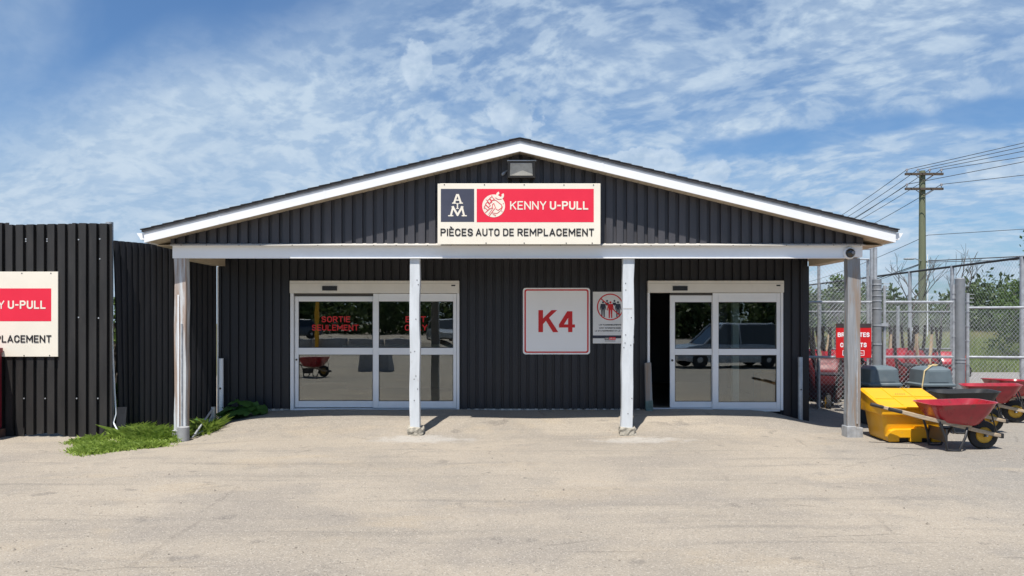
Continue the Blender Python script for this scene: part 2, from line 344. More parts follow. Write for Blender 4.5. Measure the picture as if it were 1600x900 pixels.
def ground_mat():
    m = bpy.data.materials.new('dusty old asphalt'); m.use_nodes = True; g = NT(m.node_tree); b = g.n['Principled BSDF']
    p = g.node('ShaderNodeNewGeometry').outputs['Position']; x, y, z = g.sep(p)
    big = g.noise(p, 0.35, 5, 0.6); mid = g.noise(p, 1.7, 6, 0.62)
    c = g.mix(g.smooth(big, 0.32, 0.68), (0.262, 0.232, 0.190), (0.325, 0.283, 0.226))
    c = g.mix(g.math('MULTIPLY', g.smooth(mid, 0.48, 0.75), 0.55), c, (0.205, 0.188, 0.166))
    grey = g.smooth(g.math('ADD', x, g.math('MULTIPLY', mid, 2.0)), 4.6, 7.0)        # less sand on the right
    c = g.mix(g.math('MULTIPLY', grey, 0.75), c, (0.212, 0.200, 0.180))
    st = g.noise(g.scale(p, (0.22, 3.4, 1)), 1.0, 6, 0.62, 0.2)                      # tyre and plough streaks across the lot
    c = g.mix(g.math('MULTIPLY', g.smooth(st, 0.52, 0.70), 0.50), c, (0.165, 0.150, 0.130))
    c = g.mix(g.math('MULTIPLY', g.smooth(g.noise(g.scale(p, (0.3, 2.2, 1), (0, 0, 0.12)), 1.6, 5, 0.6), 0.56, 0.72), 0.4), c, (0.36, 0.315, 0.25))
    wp = g.noise(g.scale(p, (0.55, 1.0, 1), (0, 0, 0.25)), 0.55, 4, 0.55, 0.6)                 # broad worn and dusty patches
    c = g.mix(g.math('MULTIPLY', g.smooth(wp, 0.50, 0.64), 0.62), c, (0.222, 0.200, 0.172))
    c = g.mix(g.math('MULTIPLY', g.smooth(g.noise(g.scale(p, (0.6, 1.3, 1)), 0.8, 5, 0.6, 0.4), 0.54, 0.68), 0.42), c, (0.345, 0.285, 0.205))
    sp = g.noise(p, 2.6, 3, 0.5)
    c = g.mix(g.math('MULTIPLY', g.smooth(sp, 0.64, 0.72), 0.38), c, (0.10, 0.092, 0.085))       # old drips
    # pale dust round the inner posts
    def ring(cx, cy, rx, ry):
        a = g.math('DIVIDE', g.math('SUBTRACT', x, cx), rx); q = g.math('DIVIDE', g.math('SUBTRACT', y, cy), ry)
        r = g.math('SQRT', g.math('ADD', g.math('MULTIPLY', a, a), g.math('MULTIPLY', q, q)))
        return g.math('SUBTRACT', 1.0, g.smooth(g.math('ADD', r, g.math('MULTIPLY', g.math('SUBTRACT', g.noise(p, 4.5, 5), 0.5), 1.6)), 0.35, 1.1))
    dust = g.math('MAXIMUM', ring(-1.35, 11.15, 0.85, 0.38), ring(1.95, 11.1, 0.85, 0.30))
    c = g.mix(g.math('MULTIPLY', dust, 0.65), c, (0.37, 0.355, 0.33))
    # aggregate
    v1 = g.voro(p, 105.0); c = g.mix(g.math('MULTIPLY', g.smooth(g.noise(p, 42, 4, 0.75), 0.55, 0.72), 0.32), c, (0.12, 0.11, 0.10))
    sepc = g.node('ShaderNodeSeparateColor'); g.l.new(v1.outputs['Color'], sepc.inputs[0])
    c = g.mix(g.math('MULTIPLY', g.smooth(sepc.outputs[0], 0.78, 0.97), 0.50), c, (0.46, 0.42, 0.36))
    c = g.mix(g.math('MULTIPLY', g.smooth(sepc.outputs[1], 0.86, 0.98), 0.50), c, (0.09, 0.085, 0.08))
    # fine cracks
    cv = g.voro(g.scale(p, (0.42, 0.95, 1)), 0.9, 'DISTANCE_TO_EDGE')
    warp = g.math('ADD', cv.outputs['Distance'], g.math('MULTIPLY', g.math('SUBTRACT', g.noise(p, 5, 4), 0.5), 0.05))
    crack = g.math('MULTIPLY', g.math('SUBTRACT', 1.0, g.smooth(g.math('ABSOLUTE', warp), 0.0, 0.010)), g.smooth(g.noise(p, 0.5, 3), 0.48, 0.62))
    c = g.mix(g.math('MULTIPLY', crack, 0.2), c, (0.07, 0.062, 0.055))
    # small gravel bank then soil under the field
    far = g.smooth(g.math('ADD', y, g.math('MULTIPLY', mid, 1.5)), 25.0, 25.8)
    c = g.mix(far, c, g.mix(g.noise(p, 3, 4), (0.10, 0.11, 0.05), (0.16, 0.14, 0.08)))
    bank = g.math('MULTIPLY', g.smooth(y, 22.2, 22.6), g.math('SUBTRACT', 1.0, far))
    c = g.mix(g.math('MULTIPLY', bank, g.smooth(x, 9.0, 11.0)), c, g.mix(g.noise(p, 9, 4, 0.7), (0.14, 0.135, 0.13), (0.30, 0.285, 0.27)))
    g.put(b.inputs['Base Color'], c); b.inputs['Roughness'].default_value = 0.92; b.inputs['Specular IOR Level'].default_value = 0.25
    h = g.math('ADD', g.math('MULTIPLY', g.noise(p, 45, 5, 0.7), 0.7), g.math('SUBTRACT', g.math('MULTIPLY', mid, 1.5), g.math('MULTIPLY', crack, 0.8)))
    g.put(b.inputs['Normal'], g.bump(h, 0.55, 0.02))
    return m
M['ground'] = ground_mat()

# ------------------------------------------------------------------ ground
YP, YW = 11.5, 13.1           # plane of the porch posts, plane of the shop front
def gz(x, y):
    lat = sm(1 - (abs(x - 0.05) - 4.15) / 1.35)
    z = 0.232 * lat * sm((y - 11.2) / 1.75)
    z += -0.05 * math.exp(-((x + 5.3) ** 2 / 0.9 + (y - 11.2) ** 2 / 1.2))
    if y < 24: z += 0.010 * math.sin(x * 1.3 + 1.0) * math.sin(y * 0.9) + 0.006 * math.sin(x * 3.1 + y * 2.3)
    if x > 9 and 22 < y < 27: z += 0.16 * math.exp(-((y - 24.0) / 1.1) ** 2) * sm((x - 9) / 2)
    if y < -22: z += 0.55 * sm((-22.8 - y) / 0.6) * sm((-4 - x) / 1.5)
    return z
def axis(fine0, fine1, step, far, mid):
    a = []; t = fine0
    while t <= fine1 + 1e-6: a.append(t); t += step
    s = step; t = fine1
    while t < far: s *= 1.22; t += s; a.append(t)
    s = step; t = fine0
    while t > -far: s *= 1.22; t -= s; a.insert(0, t)
    return a
xs = axis(-9, 15, 0.2, 1500, 0); ys = axis(-1, 28, 0.2, 1500, 0)
ys = sorted(set([round(v, 4) for v in ys] + [-24.5 + 0.25 * k for k in range(12)]))
mb = MB(); nx = len(xs)
mb.v = [(x, y, gz(x, y)) for y in ys for x in xs]
mb.f = [(j * nx + i, j * nx + i + 1, (j + 1) * nx + i + 1, (j + 1) * nx + i) for j in range(len(ys) - 1) for i in range(nx - 1)]
tag(mb.build('ground', M['ground'], smooth=True, fix=False), kind='structure')

# ------------------------------------------------------------------ corrugated sheet
def corrugated(p0, t, n, u0, u1, zb, zt, period, depth, phase=0.0, flat=0.60, slope=0.09, under=False):
    """sheet from u0 to u1 along t through p0; ribs stand out along n; zb/zt give bottom and top at u"""
    us = []
    k = math.floor((u0 - phase) / period) - 1
    while True:
        b = phase + k * period
        if b > u1: break
        for fr, d in ((0.0, 0.0), (slope, depth), (slope + flat, depth), (2 * slope + flat, 0.0)):
            us.append((b + fr * period, d))
        k += 1
    pts = []
    def dep(u):
        f = ((u - phase) / period) % 1.0
        if f < slope: return depth * f / slope
        if f < slope + flat: return depth
        if f < 2 * slope + flat: return depth * (1 - (f - slope - flat) / slope)
        return 0.0
    pts.append((u0, dep(u0)))
    pts += [(u, d) for u, d in us if u0 + 1e-4 < u < u1 - 1e-4]
    pts.append((u1, dep(u1)))
    m = MB(); vs = []; N = len(pts); th = 0.003
    for u, d in pts:
        p = p0 + t * u + n * d
        vs.append((p.x, p.y, zb(u))); vs.append((p.x, p.y, zt(u)))
    for u, d in pts:
        p = p0 + t * u + n * (d - th)
        vs.append((p.x, p.y, zb(u))); vs.append((p.x, p.y, zt(u)))
    fs = []
    for i in range(N - 1):
        a = 2 * i; fs.append((a, a + 2, a + 3, a + 1)); b = 2 * N + 2 * i; fs.append((b, b + 1, b + 3, b + 2))
        fs.append((a + 1, a + 3, b + 3, b + 1)); fs.append((a, b, b + 2, a + 2))
    fs.append((0, 1, 2 * N + 1, 2 * N)); e = 2 * N - 2; fs.append((e, e + 2 * N, e + 2 * N + 1, e + 1))
    m.add(vs, fs); return m

# ------------------------------------------------------------------ the shop
CX, SL, HALF, APEX = 0.12, 0.243, 5.70, 4.573
def roofz(x): return APEX - SL * abs(x - CX)
shop = thing('auto_parts_store', 'low black-sided store with white gable trim, porch and two glass entrances', 'store', (CX, YW, 0))
TX, NY = Vector((1, 0, 0)), Vector((0, -1, 0))
WL, WR = -5.19, 5.24
per = 0.15
DL = (-3.91, -0.93); DR = (2.39, 4.78); DTOP = 2.51
edges = [WL]
def wall_run(a, b, zb, zt):
    """sheets of six ribs between a and b"""
    u = a
    while u < b - 0.01:
        nxt = min(b, (math.floor((u + 1e-4) / (per * 6)) + 1) * per * 6)
        if b - nxt < 0.12: nxt = b
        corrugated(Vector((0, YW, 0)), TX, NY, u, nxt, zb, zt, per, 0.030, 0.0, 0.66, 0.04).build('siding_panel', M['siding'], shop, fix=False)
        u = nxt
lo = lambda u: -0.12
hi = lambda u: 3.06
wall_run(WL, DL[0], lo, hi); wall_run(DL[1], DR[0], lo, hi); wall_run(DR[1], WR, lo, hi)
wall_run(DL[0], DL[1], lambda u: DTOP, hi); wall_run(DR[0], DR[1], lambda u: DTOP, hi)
# walls behind the sheets
b = MB(); b.box(WL, DL[0], YW + 0.01, YW + 0.14, -0.12, 3.05); b.box(DL[1], DR[0], YW + 0.01, YW + 0.14, -0.12, 3.05); b.box(DR[1], WR, YW + 0.01, YW + 0.14, -0.12, 3.05)
b.box(DL[0], DL[1], YW + 0.01, YW + 0.14, DTOP, 3.05); b.box(DR[0], DR[1], YW + 0.01, YW + 0.14, DTOP, 3.05)
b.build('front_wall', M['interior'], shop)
MB().box(WL, WL + 0.14, YW + 0.142, 23.9, -0.1, 3.05).build('side_wall', M['siding'], shop)
MB().box(WR - 0.14, WR, YW + 0.142, 23.9, -0.1, 3.05).build('side_wall', M['siding'], shop)
MB().box(WL, WR, 23.902, 24.0, -0.1, 4.3).build('rear_wall', M['siding'], shop)
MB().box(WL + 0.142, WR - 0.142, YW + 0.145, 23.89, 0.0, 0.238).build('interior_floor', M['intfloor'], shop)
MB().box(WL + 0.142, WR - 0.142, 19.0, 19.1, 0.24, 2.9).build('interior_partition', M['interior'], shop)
MB().box(WL, WR, YP + 0.2, 23.9, 3.07, 3.12).build('porch_ceiling', M['soffit'], shop)
MB().box(WR - 0.10, WR + 0.012, YW - 0.034, YW + 0.012, -0.1, 2.768).build('corner_trim', M['siding'], shop, bevel=0.004)
MB().box(wx(341, YW), wx(342.6, YW), YW - 0.05, YW - 0.031, 0.1, 2.76).build('corner_trim', M['alu'], shop)
for a, c in ((WL + 0.3, DL[0] - 0.03), (DL[1] + 0.03, DR[0] - 0.05)):
    MB().box(a, c, YW - 0.03, YW + 0.0, 0.15, 0.246).build('base_flashing', M['flash'], shop)

# gable sheets
YG = YP + 0.02
gp = 0.162
u = -5.4
gzb = lambda u: 2.985
gzt = lambda u: max(2.99, roofz(u) - 0.185)
k0 = math.floor(-5.2 / (gp * 6))
for k in range(k0 - 1, 8):
    a, c = max(-5.30, k * gp * 6), min(5.46, (k + 1) * gp * 6)
    if c - a < 0.05: continue
    segs = [a, c]
    if a < CX < c: segs = [a, CX, c]
    corr = corrugated(Vector((0, YG, 0)), TX, NY, a, c, gzb, gzt, gp, 0.045, 0.0, 0.62, 0.03)
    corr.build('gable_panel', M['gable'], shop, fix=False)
b = MB(); b.prism([(-5.28, 2.99), (5.44, 2.99), (5.44, roofz(5.44) - 0.19), (CX, APEX - 0.19), (-5.28, roofz(-5.28) - 0.19)], YG + 0.004, YG + 0.12)
b.build('gable_backing', M['interior'], shop)

# roof, fascia, soffit, gutters
YF = 11.21
for s in (-1, 1):
    xe = CX + s * (HALF + 0.03)
    r = MB()
    def slope_slab(x0, x1, up, dn, y0, y1):
        return r.hexa([(x0, y0, roofz(x0) - dn), (x1, y0, roofz(x1) - dn), (x1, y1, roofz(x1) - dn), (x0, y1, roofz(x0) - dn),
                       (x0, y0, roofz(x0) - up), (x1, y0, roofz(x1) - up), (x1, y1, roofz(x1) - up), (x0, y1, roofz(x0) - up)])
    slope_slab(CX, xe, 0.0, 0.042, YF - 0.018, 24.2)
    rf = r.build('roof_slope', M['shingle'], shop)
    r = MB(); n = 34                                        # shingle courses
    for i in range(n):
        xa = CX + s * (HALF + 0.05) * i / n; xb = CX + s * (HALF + 0.05) * (i + 1) / n
        za, zb2 = roofz(xa) + 0.002, roofz(xb) + 0.012
        r.hexa([(xa, YF - 0.026, za - 0.004), (xb, YF - 0.026, zb2 - 0.014), (xb, 24.22, zb2 - 0.014), (xa, 24.22, za - 0.004),
                (xa, YF - 0.026, za), (xb, YF - 0.026, zb2), (xb, 24.22, zb2), (xa, 24.22, za)])
    tag(r.build('shingles', M['shingle'], rf), kind='stuff')
    r = MB()
    slope_slab(CX, CX + s * HALF, 0.044, 0.205, YF, YF + 0.025)
    fo = r.build('rake_fascia', M['fascia'], shop)
    r = MB()                                               # drip edge under the shingles
    slope_slab(CX, CX + s * HALF, 0.043, 0.060, YF - 0.008, YF - 0.002); r.build('drip_edge', M['galv'], shop)
    # fascia joints
    for q in (0.22, 0.52, 0.80):
        xq = CX + s * HALF * q; r = MB()
        slope_slab(xq - 0.012, xq + 0.012, 0.07, 0.203, YF - 0.003, YF - 0.0005); r.build('fascia_joint', M['fascia'], fo)
    # vented soffit boards
    nb = 56
    for i in range(nb):
        xa = CX + s * HALF * (i + 0.03) / nb; xb = CX + s * HALF * (i + 0.97) / nb
        r = MB(); slope_slab(xa, xb, 0.180, 0.192, YF + 0.026, YG - 0.035 if abs(xb - CX) < 5.3 else YG + 0.3)
        r.build('soffit_board', M['soffit'], shop, fix=True)
    r = MB(); slope_slab(CX, CX + s * HALF, 0.16, 0.178, YF + 0.026, YG + 0.0); r.build('soffit_backing', M['soffit'], shop)
    # eave side soffit, end fascia and gutter
    xo = CX + s * HALF; xi = -5.272 if s < 0 else 5.442
    MB().box(min(xo, xi), max(xo, xi), YF + 0.4, 24.0, 2.975, 2.99).build('eave_soffit', M['soffit'], shop)
    MB().box(min(xo, xo - s * 0.02), max(xo, xo - s * 0.02), YF + 0.026, 24.1, 2.985, roofz(xo) - 0.05).build('eave_fascia', M['fascia'], shop)
    zt = roofz(xo) - 0.045
    prof = [(0.004, zt - 0.015), (0.004, zt - 0.115), (0.065, zt - 0.115), (0.085, zt - 0.075), (0.105, zt - 0.05), (0.125, zt - 0.012), (0.118, zt - 0.012), (0.098, zt - 0.045), (0.078, zt - 0.07), (0.060, zt - 0.108), (0.010, zt - 0.108), (0.010, zt - 0.015)]
    r = MB(); r.prism([(xo + s * a, z) for a, z in prof], YF + 0.03, 24.1)
    r.prism([(xo + s * a, z) for a, z in prof[:6]], YF + 0.024, YF + 0.03)
    r.build('gutter', M['fascia'], shop)

# porch beam with drip flashing
BL, BR = -5.27, 5.44
r = MB(); r.box(BL, BR, YP - 0.03, YP + 0.14, 2.787, 2.966); beam = r.build('porch_beam', M['beamwhite'], shop, bevel=0.004)
r = MB(); r.hexa([(BL, YP - 0.115, 2.955), (BR, YP - 0.115, 2.955), (BR, YP + 0.13, 2.968), (BL, YP + 0.13, 2.968),
                  (BL, YP - 0.115, 2.968), (BR, YP - 0.115, 2.968), (BR, YP + 0.01, 3.004), (BL, YP + 0.01, 3.004)])
r.build('beam_flashing', M['flash'], beam)
r = MB(); r.box(wx(455, YP), BR - 0.2, YP - 0.055, YP + 0.02, 2.766, 2.7865); r.build('beam_drip_lip', M['fascia'], beam)  # lip's sunlit stretch, its light marked by a clean white set further out
r = MB(); r.box(BL, wx(455, YP) - 0.002, YP - 0.025, YP + 0.02, 2.768, 2.7865); r.build('beam_drip_lip', M['beamwhite'], beam)  # lip's shaded stretch, made a separate piece tucked back
r = MB()
for i in range(26):
    x = BL + 0.2 + i * 0.42 + random.uniform(-0.08, 0.08); r.box(x - 0.008, x + 0.008, YP - 0.118, YP - 0.1155, 2.957, 2.966)
tag(r.build('flashing_nails', M['bronze'], beam), kind='stuff')
for xj in (wx(632, YP), wx(1222, YP)):
    MB().box(xj - 0.006, xj + 0.006, YP - 0.032, YP - 0.0305, 2.79, 2.955).build('beam_joint', M['beamwhite'], beam)
for x0, x1 in ((BL, BL + 0.2), (BR - 0.2, BR)):
    MB().box(x0, x1, YP + 0.142, YW - 0.03, 2.768, 3.0).build('side_beam', M['soffit'], shop, bevel=0.004)

# posts
def post(xc, w, zb, m, jit=0.0):
    r = MB(); n = 9; rs = []
    for i in range(n):
        z = zb + (2.77 - zb) * i / (n - 1); j = 0.006 * math.sin(i * 1.7 + xc * 3) + jit * (i / (n - 1) - 0.5); ww = w / 2 * (1 + 0.03 * math.sin(i * 2.3 + xc))
        rs.append([(xc + j - ww, YP - 0.02, z), (xc + j + ww, YP - 0.02, z), (xc + j + ww, YP + 0.125, z), (xc + j - ww, YP + 0.125, z)])
    r.rings(rs); return r.build('porch_post', m, shop, bevel=0.010)
def foot(p, xc, w, d, z0, z1, m, rough=0.012):
    r = MB(); rs = []; n = 20
    for i in range(6):
        z = z0 + (z1 - z0) * i / 5; ring = []
        for k in range(n):
            a = 2 * math.pi * k / n; c, q = math.cos(a), math.sin(a)
            s_ = 1.0 / max(abs(c), abs(q)) ** 0.85
            e = 1 + random.uniform(-rough, rough) * 6 * (1 if rough else 0) - (0.06 if i == 5 else 0)
            ring.append((xc + c * s_ * w / 2 * e, YP + 0.05 + q * s_ * d / 2 * e, z + random.uniform(-rough, rough) * (0 if i == 0 else 1)))
        rs.append(ring)
    r.rings(rs); return r.build('footing', m, p, smooth=False)
P2 = wx(648, YP); P3 = wx(981, YP); P1 = wx(282, YP); P4 = wx(1334, YP)
p = post(P1, 0.185, -0.02, M['postrust'])
MB().box(P1 - 0.03, P1 - 0.012, YP - 0.034, YP - 0.0215, 0.1, 2.2).build('metal_strip', M['beamwhite'], p)
MB().box(P1 + 0.02, P1 + 0.045, YP - 0.038, YP - 0.0215, 0.12, 1.75).build('metal_strip', M['galv'], p)
MB().box(P1 - 0.115, P1 - 0.005, YP - 0.05, YP + 0.15, -0.12, 0.10).build('footing', M['greyconc'], p, bevel=0.012)
p = post(P2, 0.155, 0.10, M['postwhite']); foot(p, P2 + 0.01, 0.25, 0.24, -0.04, 0.145, M['concrete'])
p = post(P3, 0.175, 0.10, M['postwhite'], 0.03); foot(p, P3, 0.26, 0.24, -0.04, 0.145, M['concrete'])
MB().box(P3 - 0.075, P3 + 0.07, YP - 0.024, YP - 0.0205, 1.985, 1.992).build('paint_joint', M['flash'], p)
p = post(P4, 0.20, 0.0, M['postgrey'])
r = MB(); r.box(P4 - 0.125, P4 + 0.02, YP - 0.06, YP + 0.15, -0.05, 0.16); r.box(P4 + 0.022, P4 + 0.125, YP - 0.05, YP + 0.15, -0.05, 0.14); r.build('footing', M['galv'], p, bevel=0.008)
MB().box(P4 + 0.03, P4 + 0.05, YP - 0.034, YP - 0.0205, 0.2, 1.35).build('metal_strip', M['galv'], p)
r = MB()
for pc, w in ((P2, 0.06), (P3, 0.065)):
    for k in range(9):
        r.lathe([(0.008, -0.003), (0.008, 0.0)], 8, (pc + random.uniform(-w, w), YP - 0.0215, random.uniform(0.3, 2.5)), 'y')
tag(r.build('nail_heads', M['bronze'], shop), kind='stuff')

# ------------------------------------------------------------------ lettering
def _arc(cx, cy, rx, ry, a0, a1, n=7):
    return [(cx + rx * math.cos(math.radians(a0 + (a1 - a0) * k / n)), cy + ry * math.sin(math.radians(a0 + (a1 - a0) * k / n))) for k in range(n + 1)]
_P = [[(0, 0), (0, 1), (.55, 1)] + _arc(.55, .74, .45, .26, 90, -90) + [(0, .48)]]
_E = [[(1, 1), (0, 1), (0, 0), (1, 0)], [(0, .51), (.88, .51)]]
GLYPH = {   # width, strokes in a unit box
 'A': (.64, [[(0, 0), (.5, 1), (1, 0)], [(.17, .28), (.83, .28)]]),
 'B': (.58, [[(0, 0), (0, 1), (.55, 1)] + _arc(.55, .76, .40, .24, 90, -90) + [(0, .52)], [(.5, .52)] + _arc(.55, .26, .45, .26, 90, -90) + [(0, 0)]]),
 'C': (.56, [[(1, .70)] + _arc(.5, .70, .5, .30, 0, 180) + _arc(.5, .30, .5, .30, 180, 360) + [(1, .30)]]),
 'D': (.58, [[(0, 0), (0, 1), (.45, 1)] + _arc(.45, .65, .55, .35, 90, 0) + _arc(.45, .35, .55, .35, 0, -90) + [(0, 0)]]),
 'E': (.48, _E), '\u00c8': (.48, _E + [[(.25, 1.36), (.55, 1.20)]]),
 'H': (.58, [[(0, 0), (0, 1)], [(1, 0), (1, 1)], [(0, .5), (1, .5)]]), 'I': (.0, [[(0, 0), (0, 1)]]),
 'K': (.56, [[(0, 0), (0, 1)], [(1, 1), (.04, .40)], [(.34, .60), (1, 0)]]), 'L': (.46, [[(0, 1), (0, 0), (1, 0)]]),
 'M': (.74, [[(0, 0), (0, 1)], [(0, 1), (.5, .30)], [(.5, .30), (1, 1)], [(1, 1), (1, 0)]]), 'N': (.60, [[(0, 0), (0, 1)], [(0, 1), (1, 0)], [(1, 0), (1, 1)]]),
 'O': (.58, [_arc(.5, .70, .5, .30, 0, 180) + _arc(.5, .30, .5, .30, 180, 360) + [(1, .70)]]),
 'P': (.54, _P), 'R': (.55, _P + [[(.5, .48), (1, 0)]]),
 'S': (.54, [[(.97, .80)] + _arc(.5, .75, .47, .25, 10, 180) + [(.10, .60), (.88, .42)] + _arc(.5, .25, .5, .25, 10, -170)]),
 'T': (.54, [[(0, 1), (1, 1)], [(.5, 1), (.5, 0)]]), 'U': (.56, [[(0, 1), (0, .30)] + _arc(.5, .30, .5, .30, 180, 360) + [(1, 1)]]),
 'X': (.58, [[(0, 0), (1, 1)], [(0, 1), (1, 0)]]), 'Y': (.58, [[(0, 1), (.5, .45)], [(.5, .45), (1, 1)], [(.5, .45), (.5, 0)]]),
 '-': (.26, [[(0, .48), (1, .48)]]), ' ': (.16, []) }
def text_mb(body, x0, x1, zb, cap, y, weight=0.17):
    """block capitals drawn with strokes of even weight; fitted between x0 and x1"""
    w = weight; u = 0.0; plan = []
    for ch in body:
        gw, st = GLYPH[ch]; plan.append((u, gw, st)); u += gw + w + 0.13
    k = (x1 - x0) / (u - 0.13); m = MB()
    for u0, gw, st in plan:
        for pl in st:
            m.stroke([(x0 + (u0 + w / 2 + q * gw) * k, zb + (w / 2 + h * (1 - w)) * cap) for q, h in pl], w * (k * 0.5 + cap * 0.5), y)
    return m
def rrect(x0, x1, z0, z1, r, n=6):
    out = []
    for cx, cz, a0 in ((x1 - r, z1 - r, 0), (x0 + r, z1 - r, 90), (x0 + r, z0 + r, 180), (x1 - r, z0 + r, 270)):
        for k in range(n + 1):
            a = math.radians(a0 + 90 * k / n); out.append((cx + r * math.cos(a), cz + r * math.sin(a)))
    return out

def aim_logo(fn, y, w):
    """slab serif A over I over M; fn maps drawing units to metres"""
    m = MB()
    def S(pts, wid): m.stroke([fn(*q) for q in pts], wid * w, y)
    S([(268, 300), (306, 190)], 27); S([(362, 300), (324, 190)], 27); S([(304, 187), (327, 187)], 20); S([(285, 262), (345, 262)], 17)
    S([(246, 304), (289, 304)], 15); S([(342, 304), (385, 304)], 15)
    S([(315, 312), (315, 378)], 17); S([(300, 313), (330, 313)], 10); S([(300, 379), (330, 379)], 10)
    S([(222, 478), (252, 362)], 26); S([(407, 478), (378, 362)], 26); S([(250, 358), (316, 470)], 28); S([(380, 358), (316, 470)], 28)
    S([(190, 481), (250, 481)], 15); S([(380, 481), (440, 481)], 15); S([(236, 356), (262, 356)], 13); S([(366, 356), (394, 356)], 13)
    return m
def fist_logo(fn, y, w):
    disc = MB(); c = fn(822, 343); R = 160 * w
    disc.prism([(c[0] + R * math.cos(2 * math.pi * k / 48), c[1] + R * math.sin(2 * math.pi * k / 48)) for k in range(48)], y, y + 0.001)
    hd = fn(912, 196); out = []
    a0, a1 = math.radians(70 + 38), math.radians(70 + 322)
    for k in range(25): a = a0 + (a1 - a0) * k / 24; out.append((hd[0] + 56 * w * math.cos(a), hd[1] + 56 * w * math.sin(a)))
    inn = []
    for k in range(25): a = a0 + (a1 - a0) * k / 24; inn.append((hd[0] + 24 * w * math.cos(a), hd[1] + 24 * w * math.sin(a)))
    wr = MB()
    for k in range(24): wr.prism([out[k], out[k + 1], inn[k + 1], inn[k]], y - 0.0015, y - 0.0007)
    ln = MB()
    def S(pts, wid=8, closed=False): ln.stroke([fn(*q) for q in pts], wid * w, y - 0.0022, closed)
    S([(766, 236), (798, 214), (832, 248), (798, 272)], 8, True); S([(732, 272), (762, 245), (798, 288), (768, 310)], 8, True)
    S([(706, 318), (734, 288), (776, 338), (748, 362)], 8, True); S([(688, 358), (710, 330), (768, 384), (738, 402)], 8, True)
    S([(776, 292), (806, 264), (850, 262), (936, 330), (934, 372), (886, 404), (856, 388), (826, 308), (808, 318), (802, 368), (768, 386)])
    S([(752, 398), (706, 436)]); S([(836, 380), (762, 482)]); S([(812, 372), (752, 462)], 5)
    S([(846, 228), (880, 250), (930, 248)], 6); S([(800, 440), (870, 448), (930, 400), (948, 350)], 6); S([(812, 462), (850, 470)], 6)
    for q in ((718, 256), (688, 376), (842, 478), (938, 420), (956, 308), (796, 200)): S([q, (q[0] + 3, q[1] + 3)], 9)
    return disc, wr, ln

def shop_sign(x0, z0, k, Y, label, standoff=0.0, rows=(287, 295.5, 369, 382)):
    """cream panel, slate square, red band; drawing units are photograph pixels of the gable sign (254 wide)"""
    top, band, base, bot = rows
    t = thing('store_sign', label, 'sign', (x0 + 127 * k, Y, z0))
    X = lambda q: x0 + (q - 684) * k
    Z = lambda q: z0 + (bot - q) * k
    B = lambda q: Z(band + q - 295.5)
    MB().box(X(684), X(938), Y - 0.022, Y, Z(bot), Z(top)).build('panel', M['cream'], t, bevel=0.003)
    y = Y - 0.0235
    MB().box(X(689), X(741), y, y + 0.001, B(347), B(295.5)).build('slate_square', M['slate'], t)
    MB().box(X(745), X(927.5), y, y + 0.001, B(347.5), B(295.5)).build('red_band', M['redvinyl'], t)
    fn = lambda a, b: (X(680 + a / 9.0), B(284 + b / 9.0))
    aim_logo(fn, y - 0.002, k / 9.0).build('monogram', M['cream'], t)
    d, w, l = fist_logo(fn, y - 0.002, k / 9.0)
    e = d.build('fist_emblem', M['cream'], t); w.build('wrench_head', M['cream'], e); l.build('emblem_lines', M['redvinyl'], e)
    text_mb('KENNY', X(797), X(853.5), B(328), 13.2 * k, y - 0.003, 0.135).build('lettering', M['cream'], t, fix=False)
    text_mb('U-PULL', X(859), X(919), B(328), 13.2 * k, y - 0.003, 0.185).build('lettering', M['cream'], t, fix=False)
    for body, a, c in (('PI\u00c8CES', 688.5, 739), ('AUTO', 743.5, 780.5), ('DE', 786, 803), ('REMPLACEMENT', 808.5, 928)):
        text_mb(body, X(a), X(c), Z(base), 11.6 * k, y - 0.003, 0.165).build('lettering', M['ink'], t, fix=False)
    if standoff:
        for q in (700, 811, 922): MB().box(X(q) - 0.025, X(q) + 0.025, Y + 0.001, Y + standoff, Z(330), Z(320)).build('standoff', M['galv'], t)
    for px, py in ((694.5, top + 2), (757, top + 2), (819, top + 2), (881, top + 2.5), (927, top + 2.5), (759.5, bot - 2), (819, bot - 2), (884.5, bot - 2), (925, bot - 2)):
        MB().lathe([(0.9 * k, -0.004), (0.9 * k, 0.0)], 10, (X(px), Y - 0.0225, Z(py)), 'y').build('screw', M['bronze'], t)
    return t
K0 = YP / F
YGS = YF + 0.09
shop_sign(wx(684, YGS), wz(382, YGS), YGS / F, YGS, 'cream, red and slate sign with black lettering on the gable under the floodlight', YG - 0.03 - YGS)

# flood light under the apex
t = thing('flood_light', 'dark bronze wall flood light with cloudy glass above the gable sign', 'light', (wx(815, YP), YP, wz(282, YP)))
fx0, fx1, fz0, fz1 = wx(793, YP), wx(836, YP), wz(281, YP), wz(256, YP)
r = MB(); r.hexa([(fx0, YP - 0.16, fz0), (fx1, YP - 0.16, fz0), (fx1, YP - 0.012, fz0 + 0.01), (fx0, YP - 0.012, fz0 + 0.01), (fx0, YP - 0.19, fz1), (fx1, YP - 0.19, fz1), (fx1, YP - 0.012, fz1), (fx0, YP - 0.012, fz1)])
r.build('housing', M['bronze'], t, bevel=0.008)
r = MB(); r.hexa([(fx0 + 0.035, YP - 0.172, fz0 + 0.03), (fx1 - 0.04, YP - 0.172, fz0 + 0.03), (fx1 - 0.04, YP - 0.15, fz0 + 0.03), (fx0 + 0.035, YP - 0.15, fz0 + 0.03), (fx0 + 0.045, YP - 0.198, fz1 - 0.03), (fx1 - 0.05, YP - 0.198, fz1 - 0.03), (fx1 - 0.05, YP - 0.17, fz1 - 0.03), (fx0 + 0.045, YP - 0.17, fz1 - 0.03)])
r.build('lens', M['lens'], t, bevel=0.006)
